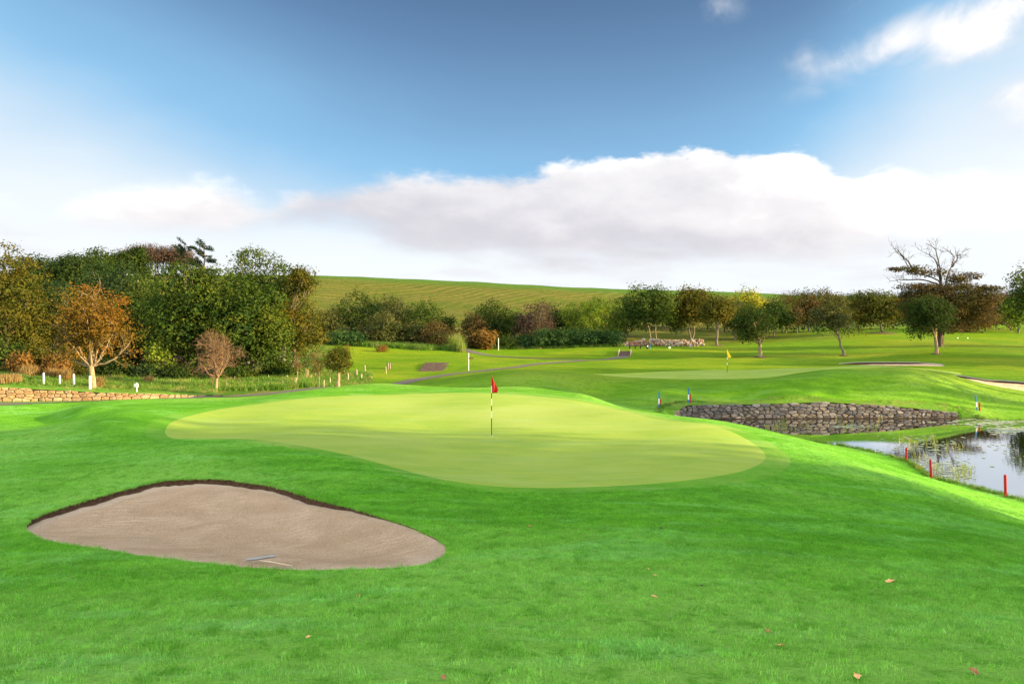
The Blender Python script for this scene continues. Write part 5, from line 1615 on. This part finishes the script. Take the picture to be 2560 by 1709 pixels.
# left marker posts and sign
MG = 'white marker posts behind the left wall'
for (u, v, vt, w, lb) in [(109, 960, 932, .09, 'leftmost thin white post behind the left wall'), (149.5, 961, 938, .08, 'second thin white post from the left behind the wall'), (184.5, 965, 935, .09, 'third thin white post left of the orange tree'), (225.5, 976, 940, .11, 'thick white post directly before the orange tree trunk')]:
    stake(u, v, vt, w, [(0, 1, M_WHITE)], lb, MG, name='marker_post', cat='post')
stake(14.5, 1001, 988, .10, [(0, 1, M_WHITE)], 'short white post at the foot of the left wall', None, name='marker_post', cat='post')
def notice(u, v, vtop, label):
    x, y = hit(u, v); z = H(x, y); h = (v - vtop) / FPX * y
    e = empty('notice_sign', (x, y, z), -.25, label, 'sign')
    MB().box(0, .02, h * .45, .05, .04, h * .95 + .2, None, .008).build('post', M_WHITE, e)
    MB().box(0, -.015, h - .10, .30, .025, .20, None, .006).build('board', M_WHITE, e)
notice(341, 982, 959, 'small blank white sign on a short post above the left wall')

def signpost(u, v, vtop, w, label, arm=False):
    x, y = hit(u, v); z = H(x, y); h = (v - vtop) / FPX * y
    e = empty('signpost' if arm else 'white_pole', (x, y, z), 0, label, 'post')
    MB().lathe(0, 0, [(w * .5, -.15), (w * .5, h), (w * .3, h + .03)], 8).build('post', M_WHITE, e)
    if arm: MB().box(.26, -.03, h - .45, .42, .03, .13, None, .008).build('sign_arm', M_BROWNW, e)
signpost(1171.5, 926, 883, .065, 'white post with a small brown arm sign beside the path', True)
signpost(1246, 875, 845, .09, 'plain tall white pole before the thicket right of the gap')

# plot of saplings with stakes
rs = np.random.RandomState(77)
def sapling(u, v, vtop, wpx, mat, label, seed, n=500, tr=.03, lean=0, cb=None):
    x, y = hit(u, v); z = H(x, y); h = (v - vtop) / FPX * y; w = wpx / FPX * y
    m = make_tree(seed, h, w, h * (cb or .28), leaf=.10, n_leaf=n, n_lobes=12, lobe_r=.30, mat=mat, bark='pale', trunk_r=tr, lean=lean, limb_n=10)
    put_tree(m, x, y, label, 'young trees in the sapling plot', name='sapling')
sapling(846, 966, 866, 84, 'olive', 'largest young tree of the plot, olive and orange with a clear trunk', 401, 5200, .10, 0, .34)
sapling(744, 954, 880, 20, 'pink', 'thin pinkish sapling at the left of the plot', 402, 420)
sapling(766, 958, 868, 34, 'mid', 'tall thin greenish sapling second from the left', 403, 700)
sapling(787, 944, 872, 22, 'pink', 'slim pink leaved sapling behind the greenish one', 404, 420)
sapling(798, 968, 884, 30, 'olive', 'thin olive sapling left of the largest young tree', 405, 700)
sapling(868, 900, 862, 18, 'rust', 'orange tip sapling behind the largest young tree', 406, 500)
PG = 'short wooden stakes of the sapling plot'
for i, (u, v, vt, lb) in enumerate([(707, 966, 952, 'leaning stake at the left corner of the plot'), (719, 952, 938, 'short stake behind the leaning corner one'), (733, 940, 926, 'far stake at the left of the plot'), (741, 964, 945, 'stake at the foot of the thin pinkish sapling'), (769, 942, 924, 'stake behind the greenish sapling'), (810, 967, 950, 'dark stake between two saplings left of the largest'), (825, 960, 945, 'short stake just left of the largest young tree'),
                                (871, 953, 934, 'leaning stake just right of the largest young tree'), (892, 940, 923, 'stake right behind the largest young tree'), (904, 949, 934, 'stake standing alone right of the plot'), (913, 930, 913, 'far stake right of the plot beside a tree shadow'), (965, 933, 916, 'stake in front of the slatted box')]):
    stake(u, v, vt, .09, [(0, 1, M_WOOD)], 'weathered ' + lb, PG, name='wooden_stake', tilt=(rs.uniform(-.05, .05), rs.uniform(-.12, .08)), cat='stake')

# slatted box
def slatted_box():
    x, y = hit(973, 922); z = H(x, y)
    e = empty('slatted_bin', (x, y, z), .3, 'green and grey slatted litter box behind the sapling plot', 'bin')
    MB().box(0, 0, .28, .44, .40, .56, None, .02).build('body', M_GREENP, e)
    for i in range(5):
        MB().box(-.2 + i * .1, -.235, .32, .07, .03, .62, None, .006).build('slat', M_WOOD if i % 2 else M_GREENP, e)
    for i in range(4): MB().box(.25, -.16 + i * .11, .32, .03, .07, .62, None, .006).build('slat', M_WOOD if i > 1 else M_GREENP, e)
    MB().box(0, 0, .60, .50, .46, .04, None, .01).build('lid', M_GREENP, e)
slatted_box()

# timber steps
def steps(u0, v0, D0, D1, wid, n, label, rails, skew=0.0, mat=M_DWOOD, lift=0.0):
    a = np.array(wpos(u0, D0)); b = np.array(wpos(u0 + skew, D1)); d = (b - a); L = np.linalg.norm(d); d /= L; rz = math.atan2(d[1], d[0]) - math.pi / 2
    z0, z1 = H(*a), H(*b) + lift
    e = empty('timber_steps', (a[0], a[1], z0), rz, label, 'steps')
    run = L / n; rise = (z1 - z0) / n
    for i in range(n):
        MB().box(0, i * run + .07, i * rise + rise * .5 - .02, wid, .14, rise + .10, None, .012).build('sleeper', mat, e)
        MB().box(0, i * run + .14 + (run - .14) / 2, i * rise + rise * .5 - .05, wid - .02, run - .15, rise + .08).build('tread', M_STEP, e)
    if rails:
        for s in (-1, 1):
            R = Matrix.Rotation(math.atan2(z1 - z0, L), 3, 'X')
            MB().box(s * (wid / 2 + .06), L / 2, (z1 - z0) / 2 + .10, .10, L * 1.08, .26, R, .01).build('side_board', M_WOOD, e)
steps(1078, 926, 65.6, 70.6, 2.45, 6, 'wide dark timber steps set in the bank left of the path', False, skew=16, lift=.05)
steps(1561, 889, 83.0, 87.2, 1.35, 5, 'narrow steps with pale side boards where the path climbs to the bench', True, skew=2, lift=.10)

def bench():
    x, y = wpos(1588, 90.5); z = H(x, y)
    e = empty('park_bench', (x, y, z), 0, 'dark brown wooden bench with three supports beside the narrow steps', 'bench')
    for i in range(3): MB().box(0, -.16 + i * .14, .46, 1.65, .11, .04, None, .008).build('seat_slat', M_BROWNW, e)
    for i in range(3): MB().box(0, .24 + i * .02, .60 + i * .13, 1.65, .035, .11, None, .008).build('back_slat', M_BROWNW, e)
    for s in (-.72, 0, .72):
        MB().box(s, -.12, .2, .09, .09, .48, None, .01).build('leg', M_BLACK, e); MB().box(s, .24, .42, .09, .07, .95, None, .01).build('leg', M_BLACK, e)
bench()
def bin_dark():
    x, y = wpos(1619, 90.0); z = H(x, y)
    e = empty('litter_bin', (x, y, z), 0, 'small black litter bin with pale notice right of the bench', 'bin')
    MB().lathe(0, 0, [(.17, -.05), (.20, .35), (.20, .56)], 12).build('body', M_BLACK, e)
    MB().lathe(0, 0, [(.22, .56), (.22, .60), (.10, .66)], 12).build('lid', M_BLACK, e)
    MB().box(-.04, -.20, .36, .14, .02, .20).build('notice', M_WHITE, e)
    MB().lathe(.34, 0, [(.04, -.05), (.04, .55)], 8).build('post', M_BLUE, e)
bin_dark()
for (u, v, w, h, mt, lb, nm) in [(1674, 871, .28, .22, M_WHITE, 'white tee marker block right of the litter bin', 'tee_marker'), (1727, 868, .42, .40, M_GREY, 'small grey slate tee plaque behind the far green', 'tee_plaque'), (2394, 846, .22, .13, M_WHITE, 'left of two white tee markers on the right terrace', 'tee_marker'), (2419, 846, .22, .13, M_WHITE, 'right of two white tee markers on the right terrace', 'tee_marker'), (1609, 842, .4, .30, M_GREY, 'small grey box standing on the rubble wall', 'grey_box')]:
    q = hit(u, v)
    if q is None: continue
    x, y = q; z = H(x, y)
    if nm == 'grey_box': x, y = wpos(1609, 96.2); z = H(x, y) + .75
    e = empty(nm, (x, y, z), .2, lb, 'marker')
    MB().box(0, 0, h / 2, w, w * .45, h, None, .03).build('block', mt, e); MB().box(0, 0, h + .01, w * .8, w * .34, .03, None, .01).build('cap', mt, e)

# bunker rake
M_PALEW = pmat('pale_wood', (.50, .40, .28), .7, .15, 12)
def rake():
    x, y = hit(650, 1411); z = H(x, y) + .02
    c = BUNK1.mean(0)
    e = empty('bunker_rake', (x, y, z), 0, 'grey rake with pale wooden handle lying at the front bunker edge', 'rake')
    dirv = Vector((1.0, -.42, 0)).normalized()
    rz = math.atan2(dirv.y, dirv.x)
    hb = MB(); Rm = Matrix.Rotation(rz, 3, 'Z')
    p0 = Vector((0, 0, .03)); L = .62
    x2, y2 = x + dirv.x * L, y + dirv.y * L
    z2 = H(x2, y2) + .035 - z
    ang = math.atan2(z2 - .03, L)
    T = Tubes(); T.tube(np.array([(0, 0, .045), (dirv.x * L * .5, dirv.y * L * .5, (.045 + z2) / 2 + .01), (dirv.x * L, dirv.y * L, z2 + .01)]), [.013, .013, .012], 8)
    link_mesh('handle', T.mesh('handle', M_PALEW), e)
    hd = Vector((-.62, .06, 0)).normalized()
    T = Tubes(); a0 = Vector((.16, .17, .05)); a1 = Vector((-.22, .015, .045))
    T.tube(np.array([a0, (a0 + a1) / 2, a1]), [.022, .024, .022], 6); link_mesh('head', T.mesh('head', M_GREY), e)
    for i in range(12):
        p = a0.lerp(a1, (i + .5) / 12)
        T = Tubes(); T.tube(np.array([p, p + Vector((.03, .05, -.035))]), [.006, .003], 4); link_mesh('tine', T.mesh('tine', M_GREY), e)
rake()

# mulch rings under planted trees
def mulch(u, v, r, label):
    x, y = hit(u, v) if not isinstance(v, tuple) else wpos(u, v[0])
    n = 28; vs = [(0, 0, .10)]; rr = np.random.RandomState(int(u))
    for ring, (f, zz) in enumerate([(.5, .07), (.85, .03), (1.0, -.01)]):
        for i in range(n):
            a = 2 * math.pi * i / n; q = r * f * (1 + .12 * rr.rand())
            vs.append((math.cos(a) * q, math.sin(a) * q * 1.3, H(x + math.cos(a) * q, y + math.sin(a) * q * 1.3) - H(x, y) + zz + .01 * rr.rand()))
    fs = [(0, 1 + i, 1 + (i + 1) % n) for i in range(n)]
    for k in range(2): fs += [(1 + k * n + i, 1 + (k + 1) * n + i, 1 + (k + 1) * n + (i + 1) % n, 1 + k * n + (i + 1) % n) for i in range(n)]
    o = MB().add(vs, fs).build('mulch', M_MULCH, None, True); o.location = (x, y, H(x, y)); tag(o, kind='stuff')
M_MULCH = pmat('mulch', (.10, .06, .03), .95, .4, 12, .6)
mulch(2206, (112,), 1.9, ''); mulch(1900, 893, .7, ''); mulch(1793, (100,), 1.1, ''); mulch(1933, (118,), 1.1, ''); mulch(2341, 885, .5, ''); mulch(2110, 889, .5, '')

# fallen leaves on the near lawn
M_FL = [pmat('fallen_leaf_tan', (.72, .42, .18), .8, .3, 30), pmat('fallen_leaf_brown', (.36, .18, .08), .8, .3, 30), pmat('fallen_leaf_dark', (.05, .05, .03), .8, .3, 30)]
rl = np.random.RandomState(8)
LV = [(2226, 1457, .13, 0, 'largest tan fallen leaf, on the right of the lawn'), (1636, 1496, .07, 0, 'tan leaf upright in the middle of the lawn'), (1636, 1442, .055, 0, 'small tan leaf above the middle one'), (1755, 1468, .06, 2, 'small dark leaf right of the middle tan leaf'), (1952, 1620, .075, 0, 'orange tan leaf low in the centre right of the lawn'), (2434, 1685, .07, 1, 'brown leaf near the lower right corner'), (2142, 1697, .06, 0, 'pale leaf at the bottom edge'), (1920, 1582, .05, 1, 'thin brown leaf above the orange tan one'), (1324, 1318, .06, 1, 'reddish leaf in the lawn below the near green'), (1653, 1323, .07, 2, 'grey leaf right below the near green'), (895, 1493, .07, 1, 'brown leaf on the lawn below the bunker'), (771, 1598, .05, 0, 'small tan leaf at the lower left'), (1620, 1425, .04, 0, 'tiny tan leaf highest of the central ones'), (1110, 1700, .05, 1, 'tiny brown leaf at the bottom centre')]
for (u, v, s, k, lb) in LV:
    x, y = hit(u, min(v, 1700)); n = 11
    vs = []
    for i in range(n):
        a = 2 * math.pi * i / n; r = s * (.5 + .18 * math.cos(a * 5) + .1 * rl.rand()); vs.append((math.cos(a) * r, math.sin(a) * r * .75, .012 * rl.rand() + .25 * r * abs(math.sin(a))))
    vs.append((0, 0, 0)); fs = [(i, (i + 1) % n, n) for i in range(n)]
    o = MB().add(vs, fs).build('fallen_leaf', M_FL[k], None); o.location = (x, y, H(x, y) + .022); o.rotation_euler = (rl.uniform(-.2, .5), rl.uniform(-.3, .3), rl.rand() * 6)
    md = o.modifiers.new('thickness', 'SOLIDIFY'); md.thickness = .002
    tag(o, lb, 'leaf', 'fallen leaves on the near lawn')

# ------------------------------------------------------------------ scattered growth
def blade_clump(name, n, rad, h, w, lean, mat, seed, segs=2):
    rng = np.random.RandomState(seed); V = []; F = []; c = 0
    for k in range(n):
        a = rng.rand() * 6.283; r = rad * math.sqrt(rng.rand()); x, y = r * math.cos(a), r * math.sin(a)
        b = rng.rand() * 6.283; hh = h * rng.uniform(.55, 1.15); ww = w * rng.uniform(.7, 1.2); ln = lean * rng.rand() * hh
        dx, dy = math.cos(b), math.sin(b); px, py = -dy * ww / 2, dx * ww / 2
        if segs == 2:
            V += [(x - px, y - py, -.01), (x + px, y + py, -.01), (x + px * .8 + dx * ln * .35, y + py * .8 + dy * ln * .35, hh * .6), (x - px * .8 + dx * ln * .35, y - py * .8 + dy * ln * .35, hh * .6), (x + dx * ln, y + dy * ln, hh)]
            F += [(c, c + 1, c + 2, c + 3), (c + 3, c + 2, c + 4)]; c += 5
        else:
            V += [(x - px, y - py, -.01), (x + px, y + py, -.01), (x + dx * ln, y + dy * ln, hh)]; F += [(c, c + 1, c + 2)]; c += 3
    me = bpy.data.meshes.new(name); me.from_pydata(V, [], F); me.materials.append(mat)
    return me


def scatter(name, pts, rots, scl, meshes, label=None):
    col = bpy.data.collections.new(name + '_source')
    for me in meshes:
        o = bpy.data.objects.new(name + '_tuft', me); col.objects.link(o)
    me = bpy.data.meshes.new(name); me.vertices.add(len(pts)); me.vertices.foreach_set('co', np.asarray(pts, np.float32).ravel())
    a = me.attributes.new('rot', 'FLOAT_VECTOR', 'POINT'); a.data.foreach_set('vector', np.asarray(rots, np.float32).ravel())
    a = me.attributes.new('scl', 'FLOAT', 'POINT'); a.data.foreach_set('value', np.asarray(scl, np.float32))
    o = link_mesh(name, me, None, 'stuff')
    ng = bpy.data.node_groups.new(name, 'GeometryNodeTree')
    ng.interface.new_socket('Geometry', in_out='INPUT', socket_type='NodeSocketGeometry'); ng.interface.new_socket('Geometry', in_out='OUTPUT', socket_type='NodeSocketGeometry')
    N = ng.nodes; gi = N.new('NodeGroupInput'); go = N.new('NodeGroupOutput')
    iop = N.new('GeometryNodeInstanceOnPoints'); ci = N.new('GeometryNodeCollectionInfo'); ci.inputs['Collection'].default_value = col
    ci.inputs['Separate Children'].default_value = True; ci.inputs['Reset Children'].default_value = True
    iop.inputs['Pick Instance'].default_value = True
    ar = N.new('GeometryNodeInputNamedAttribute'); ar.data_type = 'FLOAT_VECTOR'; ar.inputs['Name'].default_value = 'rot'
    asc = N.new('GeometryNodeInputNamedAttribute'); asc.data_type = 'FLOAT'; asc.inputs['Name'].default_value = 'scl'
    l = ng.links.new
    l(gi.outputs[0], iop.inputs['Points']); l(ci.outputs[0], iop.inputs['Instance'])
    l(ar.outputs['Attribute'], iop.inputs['Rotation']); l(asc.outputs['Attribute'], iop.inputs['Scale']); l(iop.outputs[0], go.inputs[0])
    md = o.modifiers.new('scatter', 'NODES'); md.node_group = ng
    return o


def slope_rot(x, y, rng, amount=.1):
    e = .2
    gx = (H(x + e, y) - H(x - e, y)) / (2 * e); gy = (H(x, y + e) - H(x, y - e)) / (2 * e)
    n = len(x)
    return np.column_stack([np.arctan(gy) + rng.randn(n) * amount, -np.arctan(gx) + rng.randn(n) * amount, rng.rand(n) * 6.283])


def lawn_grass():
    rng = np.random.RandomState(12)
    n = 150000
    # even per square metre near, thinning with distance
    y = 3.6 + (rng.rand(n) ** 0.62) * 24.0
    x = rng.uniform(-1, 1, n) * (y * .80 + .8)
    keep = rng.rand(n) < np.clip((y * .8 + .8) / (3.6 + 24 * .8) * 1.9, 0, 1) * sstep(27.5, 20, y)
    x, y = x[keep], y[keep]
    ok = (rho(GREEN1, x, y) > 1.004) & (rho(BUNK1, x, y) > 1.012)
    x, y = x[ok], y[ok]
    pd = poly_sdf(POND, x, y); x, y = x[pd < -.3], y[pd < -.3]
    z = H(x, y)
    patch = np.sin(x * 3.1 + 2 * np.sin(y * 1.3)) * np.sin(y * 2.7 + 1.4 * np.sin(x * 1.9)) + .6 * np.sin(x * 7.3 + y * 2) * np.sin(y * 6.1 - x)
    sc = rng.uniform(.7, 1.3, len(x)) * (1 - .35 * sstep(10, 24, y)) * (1 + .22 * patch)
    near_green = sstep(1.12, 1.02, rho(GREEN1, x, y)); sc *= 1 - .55 * near_green
    ms = [blade_clump('grass_tuft', 34, .085, .029, .0040, .85, M_BLADE, 500 + k, 2) for k in range(6)]
    # longer blades hanging over the bunker lip
    oo = smooth_closed(BUNK1, 1500); cb_ = BUNK1.mean(0); i = rng.randint(len(oo), size=2200)
    i = i[(oo[i, 1] > cb_[1] - .4) | (rng.rand(len(i)) < .12)]
    q = cb_ + (oo[i] - cb_) * rng.uniform(1.004, 1.02, len(i))[:, None]
    x = np.concatenate([x, q[:, 0]]); y = np.concatenate([y, q[:, 1]]); z = np.concatenate([z, H(q[:, 0], q[:, 1])]); sc = np.concatenate([sc, rng.uniform(.6, 1.35, len(i))])
    rt = slope_rot(x, y, rng, .12)
    scatter('lawn_grass', np.column_stack([x, y, z]), rt, sc, ms)


def rough_grass():
    rng = np.random.RandomState(13)
    # behind the left wall
    pts = []; n = 9000
    u = rng.uniform(-60, 780, n); D = 37 + 17 * rng.rand(n) ** 1.2
    x = (u - U0) / FPX * D; s = side_of(LWALL_PATH, x, D)
    m = ((u < 540) & (s > .15)) | ((u >= 540) & (D > 44.2 + (u - 540) * .012))
    m &= (rng.rand(n) < np.clip((D - 38) / 6, .45, 1))
    pts.append((x[m], D[m], rng.uniform(.35, .9, m.sum()) * np.clip((D[m] - 38) / 6, .5, 1.4)))
    # sapling plot
    n = 3500; u = rng.uniform(690, 930, n); D = rng.uniform(47.5, 62, n); x = (u - U0) / FPX * D
    pts.append((x, D, rng.uniform(.25, .6, n)))
    # below the central thicket
    n = 4200; u = rng.uniform(785, 1150, n); D = 88.5 + 6 * rng.rand(n); x = (u - U0) / FPX * D
    pts.append((x, D, rng.uniform(.8, 1.7, n)))
    n = 1500; u = rng.uniform(1200, 1560, n); D = 94 + 3 * rng.rand(n); x = (u - U0) / FPX * D
    pts.append((x, D, rng.uniform(.5, 1.2, n)))
    # brim of the pond wall and the banks
    P_ = np.array(WALL_PATH); seg = np.hypot(*np.diff(P_, axis=0).T); S = np.concatenate([[0], np.cumsum(seg)])
    n = 1500; s = rng.rand(n) * S[-1]; x = np.interp(s, S, P_[:, 0]); y = np.interp(s, S, P_[:, 1]) + .12 + .35 * rng.rand(n)
    x = np.where(s < 3, x - .2, x)
    pts.append((x, y, rng.uniform(.18, .34, n)))
    x = np.concatenate([p[0] for p in pts]); y = np.concatenate([p[1] for p in pts]); sc = np.concatenate([p[2] for p in pts])
    d = line_dist([hx(u_, 0, D_) for u_, D_ in [(0, 35.5), (240, 37.0), (520, 39.6), (640, 42.2), (760, 45.6), (880, 49.5), (1000, 54.2)]], x, y)
    k = d > 1.1; x, y, sc = x[k], y[k], sc[k]
    z = H(x, y)
    ms = [blade_clump('rough_tuft', 42, .28, .42, .022, .7, M_ROUGH, 520 + k) for k in range(5)]
    scatter('rough_grass', np.column_stack([x, y, z]), slope_rot(x, y, rng, .1), sc, ms)
    # short green fringe along the shore of the pond
    n = 1700; pts = []
    o = smooth_closed(POND, 400); i = rng.randint(len(o), size=n); c = POND.mean(0)
    q = o[i] + (o[i] - c) / np.linalg.norm(o[i] - c, axis=1)[:, None] * rng.uniform(-.15, .45, n)[:, None]
    k = (line_dist(WALL_PATH, q[:, 0], q[:, 1]) > .7); q = q[k]
    zz = np.maximum(H(q[:, 0], q[:, 1]), -.1)
    ms = [blade_clump('bank_tuft', 30, .14, .22, .012, .8, M_ROUGH, 540 + k) for k in range(4)]
    scatter('bank_grass', np.column_stack([q, zz]), np.column_stack([rng.randn(len(q)) * .15, rng.randn(len(q)) * .15, rng.rand(len(q)) * 6.28]), rng.uniform(.2, .75, len(q)), ms)


def dry_clump(u, v, D, rpx, hpx, label, seed, n=420, mat=None, cat='grass clump'):
    x, y = wpos(u, D); z = H(x, y); h = hpx / FPX * D; r = rpx / FPX * D
    me = blade_clump('blades', n, r, h, .03, .7, mat or M_DRY, seed)
    root = empty('grass_clump', (x, y, z), 0, label, cat)
    link_mesh('blades', me, root)
dry_clump(14, 0, 38.6, 34, 20, 'dry straw coloured grass clump at the left edge above the wall', 601, 900)
dry_clump(72, 0, 44, 20, 34, 'orange dry grass tuft behind the leftmost white post', 602)
dry_clump(131, 0, 44, 10, 30, 'tall golden grass tuft between the second and third white posts', 603)
dry_clump(165, 0, 43.6, 12, 34, 'golden grass tuft behind the third white post', 604)
dry_clump(372, 0, 46, 12, 26, 'dry grass tuft right of the white sign', 605, 300)
dry_clump(247, 0, 41.5, 10, 28, 'pale straw tuft against the orange tree trunk', 606, 300)
dry_clump(262, 0, 47, 40, 16, 'flattened brown bracken patch right of the orange tree', 607, 600)
dry_clump(1140, 0, 89, 16, 42, 'pale tall pampas like clump left of the gap', 608, 700, M_REED)
dry_clump(1152, 0, 88, 12, 26, 'lower yellow grass clump beside the pale tall one', 609, 400, M_REED)
dry_clump(1060, 0, 88.5, 26, 16, 'green tussock below the brown purple bush', 610, 400, M_ROUGH)

# reeds and lily pads in the pond
def reeds():
    rng = np.random.RandomState(14)
    spots = []
    for (u, v, n, su) in [(2050, 1062, 7, 90), (1960, 1068, 10, 50), (2150, 1070, 8, 40), (2330, 1105, 7, 30), (2290, 1115, 8, 22), (2365, 1120, 6, 30), (2300, 1150, 6, 22), (2400, 1125, 5, 25), (2420, 1180, 7, 14), (2395, 1192, 7, 20), (2350, 1180, 6, 20), (2100, 1045, 8, 120), (2250, 1100, 3, 60), (2540, 1245, 7, 20), (2470, 1232, 4, 20)]:
        for k in range(n):
            D = CAMZ / ((v - V0 + rng.uniform(-7, 7)) / FPX); x, y = wpos(u + rng.uniform(-su, su), D)
            spots.append((x, y))
    s = np.array(spots); d = poly_sdf(POND, s[:, 0], s[:, 1]); s = s[d > .1]
    ms = [blade_clump('reed_tuft', 7, .13, .62, .014, .45, M_REED, 560 + k) for k in range(5)]
    scatter('reeds', np.column_stack([s, np.full(len(s), -.05)]), np.column_stack([rng.randn(len(s)) * .08, rng.randn(len(s)) * .08, rng.rand(len(s)) * 6]), rng.uniform(.5, 1.1, len(s)), ms)
    # floating pads and scum near the bank
    V = []; F = []; c = 0; P2 = []
    for (u, v, su, sv, n, r) in [(2310, 1110, 110, 24, 70, .10), (2370, 1150, 90, 22, 30, .09), (2480, 1055, 100, 10, 150, .16), (2120, 1066, 60, 4, 60, .14), (2530, 1075, 60, 8, 110, .18), (2380, 1180, 52, 26, 260, .06), (2330, 1165, 26, 18, 120, .06), (2500, 1120, 70, 25, 25, .08)]:
        for k in range(n):
            D = CAMZ / ((v - V0 + rng.randn() * sv * .5) / FPX); x, y = wpos(u + rng.randn() * su * .5, D)
            P2.append((x, y, r * rng.uniform(.5, 1.3)))
    P2 = np.array(P2); d = poly_sdf(POND, P2[:, 0], P2[:, 1]); P2 = P2[d > .05]
    mats = [M_PAD, M_PAD2]
    for (x, y, r) in P2:
        m = 7; a0 = rng.rand() * 6
        V += [(x + r * math.cos(a0 + 5.6 * i / m), y + r * math.sin(a0 + 5.6 * i / m), .006 + .010 * rng.rand()) for i in range(m + 1)]; F.append(tuple(range(c, c + m + 1))); c += m + 1
    MB().add(V, F).build('lily_pads', M_PAD, None, False, 'stuff')
M_PAD = pmat('pond_weed', (.30, .34, .22), .35, .35, 3, spec=.6); M_PAD2 = M_PAD

def sand_clods():
    rng = np.random.RandomState(15); c = BUNK1.mean(0); n = 9000
    x = rng.uniform(BUNK1[:, 0].min(), BUNK1[:, 0].max(), n); y = rng.uniform(BUNK1[:, 1].min(), BUNK1[:, 1].max(), n)
    clump = np.sin(x * 2.1 + 1) * np.sin(y * 1.7) + .5 * np.sin(x * 5 + y * 3)
    k = (rho(BUNK1, x, y) < .96) & (rng.rand(n) < .45 + .35 * clump); x, y = x[k], y[k]
    bv = bpy.data.objects['bunker_sand'].data
    from mathutils.bvhtree import BVHTree
    t = BVHTree.FromPolygons([v.co for v in bv.vertices], [tuple(p.vertices) for p in bv.polygons])
    z = np.array([(t.ray_cast(Vector((a, b, 50)), Vector((0, 0, -1)))[0] or Vector((0, 0, -9))).z for a, b in zip(x, y)])
    ok = z > -5; x, y, z = x[ok], y[ok], z[ok]
    ms = []
    for q in range(4):
        v = [(math.cos(a) * r * rng.uniform(.7, 1.2), math.sin(a) * r * rng.uniform(.7, 1.2), h) for r, h in ((1, -.2), (.8, .35)) for a in np.arange(6) * 1.047] + [(0, 0, .7)]
        f = [(i, (i + 1) % 6, 6 + (i + 1) % 6, 6 + i) for i in range(6)] + [(6 + i, 6 + (i + 1) % 6, 12) for i in range(6)]
        me = bpy.data.meshes.new('clod'); me.from_pydata(v, [], f); me.materials.append(M_SAND); ms.append(me)
    scatter('sand_clods', np.column_stack([x, y, z]), np.column_stack([rng.randn(len(x)) * .3, rng.randn(len(x)) * .3, rng.rand(len(x)) * 6]), .006 + .016 * rng.rand(len(x)) ** 2.5, ms)


sand_clods(); reeds(); rough_grass(); lawn_grass()
